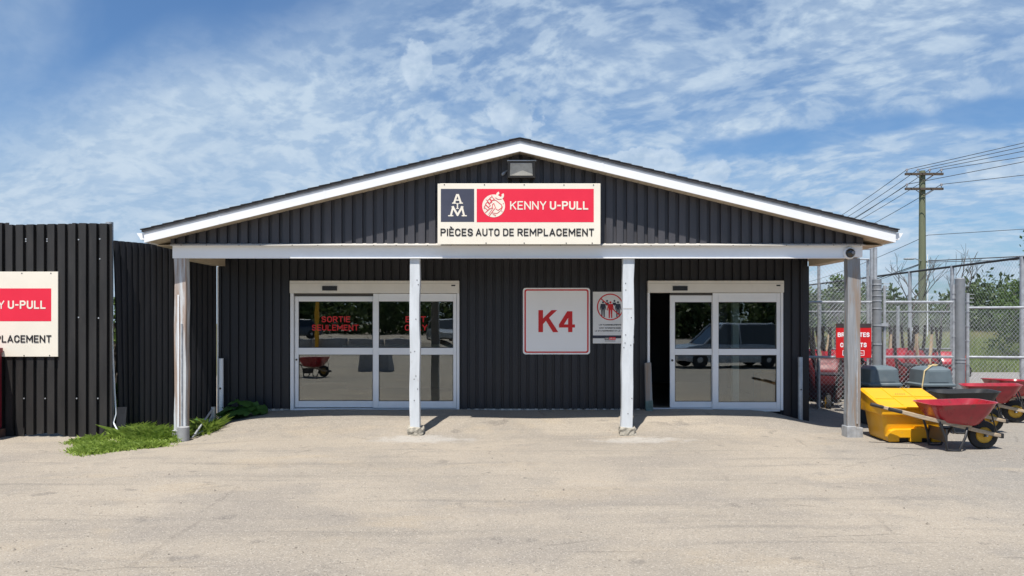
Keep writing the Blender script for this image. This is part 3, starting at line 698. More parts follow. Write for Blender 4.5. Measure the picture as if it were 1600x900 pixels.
MB().box(fx0 - 0.005, fx1 + 0.012, YP - 0.205, YP - 0.02, fz1 + 0.001, fz1 + 0.014).build('visor', M['galv'], t)
r = MB(); r.tube([(fx0 - 0.005, YP - 0.06, fz0 + 0.13), (fx0 - 0.05, YP - 0.09, fz0 + 0.09)], 0.012); r.tube([(fx0 - 0.045, YP - 0.088, fz0 + 0.095), (fx0 - 0.085, YP - 0.11, fz0 + 0.055)], 0.020)
r.build('photocell', M['galv'], t)

# security camera on the beam
cxm, czm = wx(1325, YP), wz(396, YP)
t = thing('security_camera', 'round black dome security camera at the right end of the porch beam', 'camera', (cxm, YP - 0.03, czm))
r = MB(); r.lathe([(0.095, 0.0), (0.095, -0.03), (0.085, -0.045)], 28, (cxm, YP - 0.0325, czm), 'y'); r.build('mount', M['fascia'], t, smooth=True)
r = MB(); r.lathe([(0.072, -0.045), (0.070, -0.06), (0.058, -0.085), (0.035, -0.105), (0.008, -0.113)], 24, (cxm, YP - 0.033, czm), 'y'); dm = r.build('dome', M['carglass'], t, smooth=True)
r = MB(); r.lathe([(0.022, -0.108), (0.022, -0.118)], 14, (cxm + 0.012, YP - 0.033, czm), 'y'); r.build('lens', M['insul'], dm)

# ------------------------------------------------------------------ sliding doors
def leaf_parts(door, px0, px1, gx0, gx1, ztop, gz_top, mid_hi, mid_lo, gz_bot, zbot, y):
    X = lambda q: wx(q, YW); Z = lambda q: wz(q, YW)
    d = 0.045
    def bx(n, a, b, c, e, m=M['alu']): MB().box(X(a), X(b), y, y + d, Z(e), Z(c)).build(n, m, door, bevel=0.004)
    bx('stile', px0, gx0, ztop, zbot); bx('stile', gx1, px1, ztop, zbot)
    g_ = 0.02
    def rail(n, c, e, yy=0.0):
        MB().box(X(gx0) + 0.001, X(gx1) - 0.001, y + 0.002 + yy, y + d - 0.002, Z(e), Z(c)).build(n, M['alu'], door, bevel=0.004)
    rail('top_rail', ztop, gz_top); rail('middle_rail', mid_hi, mid_lo, -0.006); rail('bottom_rail', gz_bot, zbot)
    for c, e in ((gz_top, mid_hi), (mid_lo, gz_bot)):
        gp_ = MB().box(X(gx0) + 0.002, X(gx1) - 0.002, y + 0.020, y + 0.026, Z(e) + 0.002, Z(c) - 0.002).build('glass_pane', M['glass'], door)
        # black glazing gasket
        x0, x1, z0, z1 = X(gx0), X(gx1), Z(e), Z(c); q = 0.010
        k = MB(); k.box(x0 + .001, x1 - .001, y + 0.012, y + 0.019, z0, z0 + q); k.box(x0 + .001, x1 - .001, y + 0.012, y + 0.019, z1 - q, z1)
        k.box(x0 + .001, x0 + q, y + 0.0125, y + 0.0185, z0 + q, z1 - q); k.box(x1 - q, x1 - .001, y + 0.0125, y + 0.0185, z0 + q, z1 - q)
        k.build('gasket', M['black'], door)
def door_unit(px0, px1, jl, jr, hdr_bot, leaves, track, sens):
    X = lambda q: wx(q, YW); Z = lambda q: wz(q, YW)
    d0, d1 = YW - 0.06, YW + 0.14
    door = bpy.data.objects.new('automatic_door', None); COL.objects.link(door); door.parent = shop
    for a, c in ((px0, jl), (jr, px1)): MB().box(X(a), X(c), d0, d1, 0.225, Z(hdr_bot)).build('jamb', M['alu'], door, bevel=0.004)
    hd = MB(); hd.box(X(px0), X(px1), YW - 0.10, YW + 0.14, Z(hdr_bot) + 0.001, Z(439)); hd.build('header', M['header'], door, bevel=0.006)
    MB().box(X(px0) + 0.01, X(px1) - 0.01, YW - 0.104, YW - 0.1005, Z(443.5), Z(443)).build('header_seam', M['flash'], door)
    MB().box(X(sens), X(sens + 23), YW - 0.125, YW - 0.101, Z(454.5), Z(447.5)).build('motion_sensor', M['black'], door, bevel=0.006)
    MB().box(X(px1 - 12), X(px1 - 6), YW - 0.106, YW - 0.101, Z(447.5), Z(445.5)).build('badge', M['black'], door)
    MB().box(X(jl), X(jr), YW - 0.03, YW + 0.14, 0.20, 0.252).build('threshold', M['alu'], door)
    for lf in leaves: leaf_parts(door, *lf)
    MB().box(X(track[0]), X(track[1]), YW - 0.03, YW + 0.02, Z(hdr_bot + 4), Z(hdr_bot) - 0.001).build('track', M['bronze'], door)
    return door
dl = door_unit(455, 718, 460, 714, 458.5,
    [(461, 585, 466.5, 582.5, 463, 471, 543.5, 554, 626.5, 636.5, YW - 0.005), (584, 713.5, 592.5, 708.5, 459, 471, 543.5, 554, 626.5, 637, YW - 0.052)], (461, 584), 506)
dr = door_unit(1011, 1222, 1014.5, 1218, 457.5,
    [(1047, 1114, 1054.5, 1112, 460, 472, 545, 554.5, 627.5, 637, YW - 0.005), (1112.5, 1217.5, 1121.5, 1212, 458, 472, 545, 554.5, 628, 638.5, YW - 0.052)], (1047, 1114), 1049)
X = lambda q: wx(q, YW); Z = lambda q: wz(q, YW)
MB().lathe([(0.02, -0.012), (0.02, 0.0)], 12, (X(1050.2), YW - 0.0055, Z(563)), 'y').build('lock', M['bronze'], dr)
MB().lathe([(0.016, -0.012), (0.016, 0.0)], 12, (X(463.5), YW - 0.0055, Z(562)), 'y').build('lock', M['bronze'], dl)
for body, a, c, zb in (('SORTIE', 502, 547, 503.5), ('SEULEMENT', 487, 560, 516.5)):
    text_mb(body, X(a), X(c), Z(zb), 9.2 * YW / F, YW - 0.005 + 0.018, 0.155).build('lettering', M['redsign'], dl, fix=False)
for body, a, c, zb in (('EXIT', 634, 666, 503.5), ('ONLY', 633, 668, 516.5)):
    text_mb(body, X(a), X(c), Z(zb), 9.2 * YW / F, YW - 0.052 + 0.018, 0.155).build('lettering', M['redsign'], dl, fix=False)

# inside, behind the glass
t = thing('interior_column', 'white column seen inside through the right glass door', 'column', (4.09, 13.55, 0.24))
r = MB(); r.box(4.03, 4.15, 13.5, 13.62, 0.24, 2.9); r.build('shaft', M['intwhite'], t, bevel=0.008); MB().box(4.01, 4.17, 13.48, 13.64, 0.24, 0.33).build('foot', M['intwhite'], t)
t = thing('reflection_board', 'dark board inside the right glass door, added for a dark reflection', 'board', (3.88, 13.75, 0.24))  # added board takes the place of a dark reflection in the door glass
MB().box(3.74, 4.0, 13.72, 13.76, 0.45, 2.1).build('board', M['slate'], t); MB().box(3.76, 3.98, 13.64, 13.84, 0.24, 0.27).build('foot', M['blacksteel'], t); MB().box(3.84, 3.90, 13.73, 13.75, 0.27, 0.45).build('stem', M['blacksteel'], t)
t = thing('cardboard_box', 'brown cardboard box on the floor behind the right glass door', 'box', (4.72, 13.6, 0.24))
r = MB(); r.box(4.52, 4.92, 13.42, 13.8, 0.24, 0.84); r.build('carton', M['carton'], t, bevel=0.005)
r = MB(); r.hexa([(4.52, 13.42, 0.842), (4.92, 13.42, 0.842), (4.94, 13.30, 0.91), (4.50, 13.30, 0.91), (4.52, 13.422, 0.848), (4.92, 13.422, 0.848), (4.94, 13.302, 0.916), (4.50, 13.302, 0.916)]); r.build('flap', M['carton'], t)
t = thing('sales_counter', 'dark sales counter deep inside the store behind the left glass door', 'counter', (-2.4, 17.5, 0.24))
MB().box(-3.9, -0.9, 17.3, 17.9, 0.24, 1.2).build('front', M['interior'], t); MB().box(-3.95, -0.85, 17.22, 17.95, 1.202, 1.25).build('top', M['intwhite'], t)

# ------------------------------------------------------------------ signs on the front wall
YS = YW - 0.031
t = thing('entrance_sign', 'white square sign reading K4 in red with a red border', 'sign', (X(869), YS, Z(554)))
r = MB(); r.prism(rrect(X(817), X(921.5), Z(553.5), Z(450), 0.05), YS - 0.018, YS); r.build('panel', M['whitesign'], t, bevel=0.002)
o_, i_ = rrect(X(819.3), X(919.3), Z(551.2), Z(452.2), 0.042), rrect(X(821.6), X(917), Z(549), Z(454.4), 0.026)
r = MB(); n = len(o_)
for k in range(n): r.prism([o_[k], o_[(k + 1) % n], i_[(k + 1) % n], i_[k]], YS - 0.0195, YS - 0.0185)
r.build('border', M['redsign'], t)
r = MB(); y = YS - 0.0205
def Q(m, pts): m.prism([(X(800 + a / 7.5), Z(440 + b / 7.5)) for a, b in pts], y - 0.0002 * len(m.v), y + 0.001)
Q(r, [(308, 592), (362, 592), (362, 335), (308, 335)]); Q(r, [(362, 500), (396, 458), (428, 428), (526, 335), (462, 335), (362, 432)]); Q(r, [(396, 458), (478, 592), (540, 592), (432, 424)])
r.build('letter', M['redsign'], t)
r = MB(); Q(r, [(655, 592), (705, 592), (705, 348), (655, 348)]); Q(r, [(548, 538), (735, 538), (735, 502), (548, 502)]); Q(r, [(548, 502), (606, 502), (655, 425), (655, 348), (645, 348)])
r.build('numeral', M['redsign'], t)

t = thing('no_gathering_sign', 'small grey sign with a red barred circle over five figures, half hidden by a post', 'sign', (X(958), YS, Z(536)))
MB().box(X(926), X(990), YS - 0.012, YS, Z(536.5), Z(456)).build('panel', M['greysign'], t, bevel=0.002)
U = 8 / 7.5   # zoom units: region 920..1000 shown 600 wide
fx = lambda a: X(920 + a / 7.5); fz = lambda b: Z(440 + b / 7.5)
y = YS - 0.0135
def man(cx, top, h, m, full=True):
    s = h / 195.0; mm = MB()
    P_ = lambda pts: mm.prism([(fx(cx + a * s), fz(top + b * s)) for a, b in pts], y - 0.00001 * len(mm.v), y + 0.001)
    P_([(12 * math.cos(k * math.pi / 6), 14 - 13 * math.sin(k * math.pi / 6)) for k in range(12)])
    if full:
        P_([(-22, 100), (22, 100), (28, 32), (-28, 32)]); P_([(-28, 32), (-22, 60), (-32, 106), (-40, 102)]); P_([(28, 32), (40, 102), (32, 106), (22, 60)])
        P_([(-22, 98), (-20, 192), (-7, 192), (-2, 98)]); P_([(22, 98), (2, 98), (7, 192), (20, 192)])
    else:
        P_([(-24, 34), (-16, 62), (0, 74), (16, 62), (24, 34)])
    mm.build('figure', m, t)
man(210, 214, 185, M['navy'], False); man(296, 214, 185, M['navy'], False); man(163, 230, 190, M['navy']); man(338, 230, 190, M['navy']); man(250, 230, 200, M['redsign'])
r = MB(); y2 = y - 0.0012
c0 = (248, 298); R0, R1 = 156, 143
for k in range(48):
    a, bb = 2 * math.pi * k / 48, 2 * math.pi * (k + 1) / 48
    r.prism([(fx(c0[0] + R * math.cos(w)), fz(c0[1] - R * math.sin(w))) for R, w in ((R0, a), (R0, bb), (R1, bb), (R1, a))], y2, y2 + 0.001)
r.prism([(fx(a), fz(b_)) for a, b_ in ((143, 196), (135, 206), (352, 398), (360, 388))], y2 - 0.001, y2)
r.build('prohibition_ring', M['redsign'], t)
for body, a, c, bz in (('LES RASSEMBLEMENTS', 115, 375, 515), ('SONT INTERDITS DANS', 120, 370, 552), ('LE STATIONNEMENT ET LA COUR', 68, 432, 585)):
    text_mb(body, fx(a), fx(c), fz(bz), 16 / 7.5 * YW / F, y, 0.17).build('lettering', M['ink'], t, fix=False)
MB().box(fx(45), fx(525), y, y + 0.001, fz(664), fz(630)).build('navy_band', M['navy'], t)
MB().box(fx(182), fx(232), y2, y2 + 0.001, fz(682), fz(650)).build('small_mark', M['slate'], t); MB().box(fx(234), fx(310), y2, y2 + 0.001, fz(682), fz(650)).build('small_mark', M['redvinyl'], t)
text_mb('KENNY U-PULL', fx(240), fx(304), fz(672), 12 / 7.5 * YW / F, y2 - 0.001, 0.17).build('lettering', M['cream'], t, fix=False)
text_mb('AIM', fx(190), fx(225), fz(675), 17 / 7.5 * YW / F, y2 - 0.001, 0.17).build('lettering', M['cream'], t, fix=False)
MB().box(fx(185), fx(308), y, y + 0.001, fz(698), fz(692)).build('web_line', M['ink'], t)

# ------------------------------------------------------------------ guard posts by the wall
def pipe_guard(px, ptop, zb, label, m, Y=YW - 0.14, r0=0.04, sq=False):
    xc = wx(px, Y); zt = wz(ptop, Y)
    t = thing('guard_post', label, 'post', (xc, Y, zb))
    r = MB()
    if sq: r.hexa([(xc - 0.055, Y - 0.05, zb), (xc + 0.06, Y - 0.05, zb), (xc + 0.06, Y + 0.05, zb), (xc - 0.055, Y + 0.05, zb), (xc - 0.075, Y - 0.05, zt - 0.01), (xc + 0.03, Y - 0.05, zt), (xc + 0.03, Y + 0.05, zt), (xc - 0.075, Y + 0.05, zt - 0.02)])
    else: r.tube([(xc, Y, zb), (xc, Y, zt - 0.01), (xc, Y, zt)], [r0, r0, r0 * 0.9], 14)
    r.build('shaft', m, t, smooth=not sq, bevel=0.006 if sq else 0)
    return t, xc, Y, zt
t, xc, Y, zt = pipe_guard(345.5, 560, 0.0, 'short white pipe guard in the left corner of the porch', M['beamwhite'])
MB().lathe([(0.018, -0.004), (0.018, 0)], 12, (xc, Y - 0.039, 0.62), 'y').build('hole', M['black'], t)
t, xc, Y, zt = pipe_guard(1250.5, 558, 0.0, 'short pale pipe guard at the right corner of the storefront', M['galv'])
MB().lathe([(0.014, -0.004), (0.014, 0)], 12, (xc, Y - 0.039, 0.60), 'y').build('hole', M['black'], t)
t, xc, Y, zt = pipe_guard(1014, 566, 0.2, 'weathered grey timber stub beside the open right entrance', M['postgrey'], YW - 0.17, sq=True)
r = MB(); r.hexa([(xc - 0.06, Y - 0.054, 0.2), (xc + 0.065, Y - 0.054, 0.2), (xc + 0.065, Y + 0.054, 0.2), (xc - 0.06, Y + 0.054, 0.2), (xc - 0.064, Y - 0.054, 0.40), (xc + 0.058, Y - 0.054, 0.42), (xc + 0.058, Y + 0.054, 0.42), (xc - 0.064, Y + 0.054, 0.40)]); r.build('green_base', mat('faded green paint', (0.10, 0.16, 0.15), 0.7, 0.2, 12, (0.25, 0.26, 0.25), 10, 0.5, 0.7, 0.7), t)
t = thing('concrete_sleeve', 'grey concrete cylinder standing against the leftmost porch post', 'cylinder', (wx(291, 11.35), 11.35, -0.05))
r = MB(); xc = P1 + 0.075
r.lathe([(0.085, 0.0), (0.088, 0.1), (0.086, 0.25), (0.078, 0.255)], 20, (xc + 0.02, YP - 0.11, -0.09), 'z'); r.build('sleeve', M['greyconc'], t, smooth=True)
t = thing('metal_bracket', 'bent galvanised bracket sticking out of the plant by the leftmost porch post', 'bracket', (-4.9, 11.9, 0.0))
r = MB(); r.tube([(P1 + 0.2, 11.55, 0.02), (wx(333, 12.2), 12.2, 0.36)], 0.016); r.tube([(P1 + 0.17, 11.5, -0.02), (wx(322, 11.9), 11.9, 0.06), (wx(333, 12.2), 12.2, 0.30)], 0.012); r.build('arm', M['galv'], t, smooth=True)
MB().box(wx(331, 12.2) , wx(336, 12.2), 12.17, 12.22, 0.10, 0.38).build('end_plate', M['galv'], t)

# ------------------------------------------------------------------ left corrugated fences
def screws(parent, pts, m):
    for x, y, z in pts: MB().lathe([(0.011, -0.006), (0.011, 0)], 8, (x, y, z), 'y').build('screw', m, parent)
fen = thing('steel_fence', 'sun-bleached black corrugated steel fence carrying a cream and red sign', 'fence', (-8, YP, 0))
FX1 = wx(178, YP); pf = 0.1625
us = [FX1 - pf * 6 * k - 0.62 for k in range(8)]; us = [FX1] + us
tops = [3.305, 3.295, 3.325, 3.335, 3.33, 3.34, 3.33, 3.34]
rr = random.Random(3)
for k in range(8):
    a, c = us[k + 1], us[k]; z0 = tops[k]
    j = {0: -0.03, 1: 0.0}.get(k, 0.0)
    sheet_ = corrugated(Vector((0, YP, 0)), TX, NY, a, c, (lambda u: 0.02 + 0.03 * math.sin(u * 5.0) + 0.015 * math.sin(u * 23)), (lambda u, z0=z0: z0 - 0.008 * math.sin(u * 3)), pf, 0.050, FX1 - pf * 0.2, 0.64, 0.04)
    sheet_.build('fence_panel', M['fence_black'], fen, fix=False)
MB().box(us[-1], FX1 - 0.1, YP + 0.02, YP + 0.09, 2.6, 2.7).build('rail', M['postgrey'], fen); MB().box(us[-1], FX1 - 0.1, YP + 0.02, YP + 0.09, 0.7, 0.8).build('rail', M['postgrey'], fen)
for xp in (wx(169, YP + 0.1), -9.2): MB().tube([(xp, YP + 0.14, -0.1), (xp, YP + 0.14, 3.35)], 0.055, 14).build('post', M['galv'], fen, smooth=True)
screws(fen, [(wx(a, YP), YP - 0.051, wz(b_, YP)) for a, b_ in ((44, 374), (44, 377.5), (77, 374), (77, 377.5), (126, 375), (159, 374), (159, 405), (41, 622), (74, 622), (123, 622), (156, 622), (126, 496), (157, 497))], M['galv'])
r = MB()     # bent patches low on the sheets
for px, py, w in ((65, 668, 0.09), (20, 672, 0.10), (38, 674, 0.07)):
    r.hexa([(wx(px, YP) - w / 2, YP - 0.05, wz(py + 9, YP)), (wx(px, YP) + w / 2, YP - 0.06, wz(py + 9, YP)), (wx(px, YP) + w / 2, YP - 0.036, wz(py + 9, YP)), (wx(px, YP) - w / 2, YP - 0.036, wz(py + 9, YP)),
            (wx(px, YP) - w / 3, YP - 0.038, wz(py - 9, YP)), (wx(px, YP) + w / 3, YP - 0.038, wz(py - 6, YP)), (wx(px, YP) + w / 3, YP - 0.036, wz(py - 6, YP)), (wx(px, YP) - w / 3, YP - 0.036, wz(py - 9, YP))])
tag(r.build('dent', M['fence_black'], fen), kind='stuff')
KL = K0 * 0.98
shop_sign(wx(95, YP) - 254 * KL, wz(557, YP), KL, YP - 0.052, 'large cream and red sign cut off by the left edge, hung on the black fence', 0.0, (247.3, 273.8, 359.5, 382))

A0, A1 = Vector((-6.27, 11.62, 0)), Vector((-5.22, 13.06, 0)); tl = (A1 - A0).length; ta = (A1 - A0).normalized(); na = Vector((ta.y, -ta.x, 0))
fen2 = thing('corner_fence', 'dark corrugated steel fence running back to the corner of the store', 'fence', A0)
for k, (a, c) in enumerate(((0.0, 0.5), (0.5, 1.0), (1.0, 1.5), (1.5, tl))):
    zt = lambda u: 2.955 if u > 0.98 else 3.06
    sh = corrugated(A0, ta, na, a, c, lambda u: -0.06, zt, 0.10, 0.026, 0.0, 0.55, 0.1)
    if k == 0:   # torn first sheet: its foot leans away from the black fence
        sh.v = [(x + (0.10 * max(0, 1 - math.hypot(x - A0.x, y - A0.y) / 0.35) * max(0, (2.6 - z) / 2.7) ** 1.4), y, z) for x, y, z in sh.v]
    sh.build('fence_panel', M['fence_shaded'], fen2, fix=False)
r = MB(); r.tube([(-6.29, 11.55, 3.04), (-6.275, 11.55, 2.3), (-6.24, 11.54, 1.5), (-6.20, 11.53, 0.7), (-6.17, 11.52, 0.35), (-6.19, 11.48, 0.22), (-6.12, 11.46, 0.10), (-6.13, 11.47, -0.03)], 0.013, 6); r.build('torn_edge_trim', M['beamwhite'], fen2, smooth=True)
r = MB(); r.hexa([(-6.17, 11.50, 0.0), (-6.04, 11.53, 0.0), (-6.04, 11.54, 0.0), (-6.17, 11.51, 0.0), (-6.15, 11.52, 0.45), (-6.03, 11.57, 0.45), (-6.03, 11.575, 0.45), (-6.15, 11.525, 0.45)]); r.build('bent_flap', M['fence_shaded'], fen2)

# red steel container at the left edge
t = thing('steel_container', 'dark red steel container just showing at the left edge of the picture', 'container', (-8.1, 10.9, 0))
xr = wx(5.0, 11.40) - 0.02
MB().box(-9.6, xr, 10.6, 11.4, 0.14, wz(545, 11.3)).build('body', M['red_steel'], t, bevel=0.01)
MB().box(-9.6, xr + 0.012, 10.57, 11.41, wz(551, 11.3), wz(545, 11.3) + 0.012).build('rim', M['red_steel'], t, bevel=0.006)
r = MB(); r.hexa([(-9.6, 10.5, 0.0), (xr + 0.04, 10.5, 0.0), (xr + 0.04, 11.42, 0.0), (-9.6, 11.42, 0.0), (-9.6, 10.55, 0.135), (xr + 0.05, 10.55, 0.135), (xr + 0.05, 11.41, 0.135), (-9.6, 11.41, 0.135)]); r.build('skid', mat('rusty skid', (0.10, 0.05, 0.035), 0.85, 0.2, 8), t)
for q in range(3): MB().box(-9.4 + q * 0.65, -9.32 + q * 0.65, 10.56, 10.598, 0.15, 1.3).build('rib', M['red_steel'], t)

# ------------------------------------------------------------------ wheelbarrows
def rring(cx, hx, hy, z, rad, n=5, tilt=0.0, taper=0.0):
    out = []
    for sx, sy, a0 in ((1, 1, 0), (-1, 1, 90), (-1, -1, 180), (1, -1, 270)):
        for k in range(n + 1):
            a = math.radians(a0 + 90 * k / n)
            x = sx * (hx - rad) + rad * math.cos(a); yy = sy * (hy - rad) + rad * math.sin(a)
            yy *= 1 - taper * (x / hx) 
            out.append((cx + x, yy, z + tilt * x))
    return out
def wheelbarrow(name, label, tray_m, handle_m, cat='wheelbarrow', group=None):
    """local x runs towards the wheel, z up, origin on the ground under the tray"""
    t = thing(name, label, cat, (0, 0, 0), group)
    r = MB()
    outer = [rring(0.20, 0.22, 0.20, 0.36, 0.08, 5, -0.06), rring(0.20, 0.265, 0.235, 0.385, 0.10, 5, -0.05), rring(0.215, 0.365, 0.30, 0.52, 0.13, 5, 0.0), rring(0.225, 0.445, 0.338, 0.650, 0.15, 5, 0.04, 0.05),
             rring(0.225, 0.462, 0.355, 0.655, 0.16, 5, 0.04, 0.05), rring(0.225, 0.462, 0.355, 0.663, 0.16, 5, 0.04, 0.05)]
    inner = [rring(0.225, 0.440, 0.333, 0.661, 0.15, 5, 0.04, 0.05), rring(0.215, 0.357, 0.292, 0.525, 0.13, 5, 0.0), rring(0.20, 0.258, 0.228, 0.395, 0.10, 5, -0.05), rring(0.20, 0.21, 0.19, 0.372, 0.08, 5, -0.06)]
    r.rings(outer + inner); r.build('tray', tray_m, t, smooth=50, world=False)
    for s in (-1, 1):
        r = MB(); pts = [(-0.76, 0.30 * s, 0.575), (-0.58, 0.29 * s, 0.530), (-0.40, 0.275 * s, 0.485), (0.72, 0.085 * s, 0.215), (0.80, 0.075 * s, 0.20)]
        rs = []
        for (x, yy, z), w in zip(pts, (0.020, 0.024, 0.029, 0.027, 0.024)):
            rs.append([(x, yy - w * 0.8, z - w), (x, yy + w * 0.8, z - w), (x, yy + w * 0.8, z + w), (x, yy - w * 0.8, z + w)])
        r.rings(rs); h = r.build('handle', handle_m, t, bevel=0.006, world=False)
        r = MB(); r.tube([(-0.80, 0.302 * s, 0.585), (-0.63, 0.293 * s, 0.543)], 0.027, 10); r.build('grip', M['dark_handle'], h, smooth=True, world=False)
        # riser wedge, leg, skid
        r = MB(); y0 = 0.225 * s
        r.hexa([(-0.10, y0 - 0.02, 0.425), (0.36, 0.165 * s - 0.02, 0.315), (0.36, 0.165 * s + 0.02, 0.315), (-0.10, y0 + 0.02, 0.425), (-0.10, y0 - 0.02, 0.432), (0.36, 0.165 * s - 0.02, 0.372), (0.36, 0.165 * s + 0.02, 0.372), (-0.10, y0 + 0.02, 0.432)]); r.build('wedge', handle_m, t, world=False)
        r = MB(); r.tube([(-0.10, 0.235 * s, 0.41), (-0.03, 0.25 * s, 0.20), (-0.005, 0.255 * s, 0.018), (0.07, 0.255 * s, 0.010), (0.16, 0.255 * s, 0.018), (0.25, 0.23 * s, 0.20), (0.30, 0.175 * s, 0.32)], 0.017, 8)
        r.build('leg', M['blacksteel'], t, smooth=True, world=False)
        r = MB(); r.tube([(0.75, 0.08 * s, 0.215), (0.62, 0.16 * s, 0.56)], 0.011, 6); r.build('tray_brace', M['blacksteel'], t, world=False)
    r = MB(); r.box(-0.02, 0.005, -0.248, 0.248, 0.12, 0.30); r.build('cross_brace', M['blacksteel'], t, world=False)
    r = MB(); r.lathe([(0.105, -0.038), (0.155, -0.05), (0.190, -0.036), (0.200, 0.0), (0.190, 0.036), (0.155, 0.05), (0.105, 0.038)], 28, (0.60, 0, 0.20), 'y'); w = r.build('wheel', M['rubber'], t, smooth=True, world=False)
    r = MB(); r.lathe([(0.03, -0.060), (0.05, -0.048), (0.098, -0.044), (0.106, -0.052), (0.112, -0.04), (0.112, 0.04), (0.106, 0.052), (0.098, 0.044), (0.05, 0.048), (0.03, 0.060)], 24, (0.60, 0, 0.20), 'y'); r.build('rim', M['rimyellow'], w, smooth=True, world=False)
    r = MB(); r.tube([(0.60, -0.12, 0.20), (0.60, 0.12, 0.20)], 0.013, 8); r.build('axle', M['galv'], w, world=False)
    for s in (-1, 1): MB().hexa([(0.575, 0.075 * s - 0.006, 0.18), (0.625, 0.075 * s - 0.006, 0.18), (0.625, 0.075 * s + 0.006, 0.18), (0.575, 0.075 * s + 0.006, 0.18), (0.575, 0.1 * s - 0.006, 0.25), (0.625, 0.095 * s - 0.006, 0.24), (0.625, 0.095 * s + 0.006, 0.24), (0.575, 0.1 * s + 0.006, 0.25)]).build('axle_bracket', M['blacksteel'], t, world=False)
    r = MB(); r.box(0.795, 0.835, -0.10, 0.10, 0.165, 0.235); r.build('nose_guard', M['blacksteel'], t, bevel=0.008, world=False)
    return t
barrow = wheelbarrow('wheelbarrow', 'red wheelbarrow in front of the yellow bin, its wheel pointing right', M['red_tray'], M['wood'])
WB = (wx(1466, 10.42), 10.42)
barrow.location = (WB[0], WB[1], gz(*WB)); barrow.rotation_euler = (0, 0, math.radians(-4))
# stencilled badge on its near side
bd = MB()
for k in range(20):
    a, c = 2 * math.pi * k / 20, 2 * math.pi * (k + 1) / 20
    def pt(R, w): return (0.36 + R * 1.3 * math.cos(w), -0.322 - (0.05 * R * math.sin(w)) / 0.135, 0.53 + R * math.sin(w))
    bd.add([pt(0.028, a), pt(0.028, c), pt(0.034, c), pt(0.034, a)], [(0, 1, 2, 3)])
def barrow_at(x, y, rz, label, tray=None, handle=None, group=None, rot=None, z=None):
    o = copy_tree(barrow); o.location = (x, y, gz(x, y) if z is None else z)
    o.rotation_euler = rot if rot else (0, 0, math.radians(rz)); o['label'] = label
    if group: o['group'] = group
    for ch in o.children:
        nm = ch.name.split('.')[0]
        if tray and nm == 'tray': ch.data = ch.data.copy(); ch.data.materials[0] = tray
        if handle and nm in ('handle', 'wedge'): ch.data = ch.data.copy(); ch.data.materials[0] = handle
    return o
M['blacktray'] = mat('black moulded tray', (0.020, 0.021, 0.023), 0.5, 0.15, 5, (0.06, 0.058, 0.055), 5, 0.5, 0.75, 0.6, bump=0.3, bscale=5, coord='obj')
barrow_at(wx(1482, 12.0), 12.0, -12, 'black-trayed wheelbarrow between the yellow bin and the red wheelbarrows behind', M['blacktray'])
barrow_at(wx(1524, 13.3), 13.3, -24, 'red wheelbarrow by the thick gate post, nearer of the two at the right edge')
barrow_at(wx(1596, 14.3), 14.3, 190, 'red wheelbarrow cut off by the right edge of the picture')

# ------------------------------------------------------------------ yellow grit bin
gbx, gby = wx(1424, 11.0), 10.95
t = thing('grit_bin', 'yellow plastic grit bin with sloping lid beside the right porch post', 'bin', (gbx, gby + 0.35, 0))
def bin_pt(x, y, z):
    a = math.radians(-4); return (gbx + x * math.cos(a) - y * math.sin(a), gby + x * math.sin(a) + y * math.cos(a), z)
def bin_ring(hx, y0, y1, z, rad=0.06, n=4):
    out = []
    for cx, cy, a0 in ((hx - rad, y1 - rad, 0), (-hx + rad, y1 - rad, 90), (-hx + rad, y0 + rad, 180), (hx - rad, y0 + rad, 270)):
        for k in range(n + 1):
            a = math.radians(a0 + 90 * k / n); out.append(bin_pt(cx + rad * math.cos(a), cy + rad * math.sin(a), z))
    return out
r = MB(); r.rings([bin_ring(0.375, 0.04, 0.66, 0.012), bin_ring(0.385, 0.03, 0.67, 0.05), bin_ring(0.435, -0.0, 0.70, 0.395)]); r.build('body', M['yellow'], t, smooth=30)
# hood: rim band that follows the slope of the lid
def hood(hx, y0, y1, za, zb):   # front top za, back top zb
    return [bin_pt(-hx, y0, za), bin_pt(hx, y0, za), bin_pt(hx, y1, zb), bin_pt(-hx, y1, zb)]
r = MB(); r.rings([hood(0.47, -0.05, 0.74, 0.392, 0.392), hood(0.475, -0.055, 0.745, 0.50, 0.69)]); r.build('rim', M['yellow'], t, bevel=0.02)
r = MB(); r.rings([hood(0.485, -0.075, 0.755, 0.497, 0.69), hood(0.488, -0.078, 0.758, 0.525, 0.715), hood(0.455, -0.045, 0.735, 0.545, 0.737)]); lid = r.build('lid', M['yellow'], t, bevel=0.008)
for xx in (-0.16, 0.16):
    r = MB(); q = 0.012
    r.rings([[bin_pt(xx - q, -0.03, 0.540), bin_pt(xx + q, -0.03, 0.540), bin_pt(xx + q, 0.72, 0.725), bin_pt(xx - q, 0.72, 0.725)], [bin_pt(xx - q * .6, -0.03, 0.556), bin_pt(xx + q * .6, -0.03, 0.556), bin_pt(xx + q * .6, 0.72, 0.741), bin_pt(xx - q * .6, 0.72, 0.741)]]); r.build('rib', M['yellow'], lid)
for xa, xb in ((-0.44, -0.18), (-0.14, 0.14), (0.18, 0.44)):
    r = MB(); yy = 0.33 if xa > -0.2 else 0.22
    zz_ = 0.545 + 0.2462 * (yy + 0.045) 
    r.rings([[bin_pt(xa, yy, zz_ - 0.01), bin_pt(xb, yy, zz_ - 0.01), bin_pt(xb, yy + 0.03, zz_), bin_pt(xa, yy + 0.03, zz_)], [bin_pt(xa, yy, zz_ + 0.010), bin_pt(xb, yy, zz_ + 0.010), bin_pt(xb, yy + 0.03, zz_ + 0.016), bin_pt(xa, yy + 0.03, zz_ + 0.016)]]); r.build('rib', M['yellow'], lid)
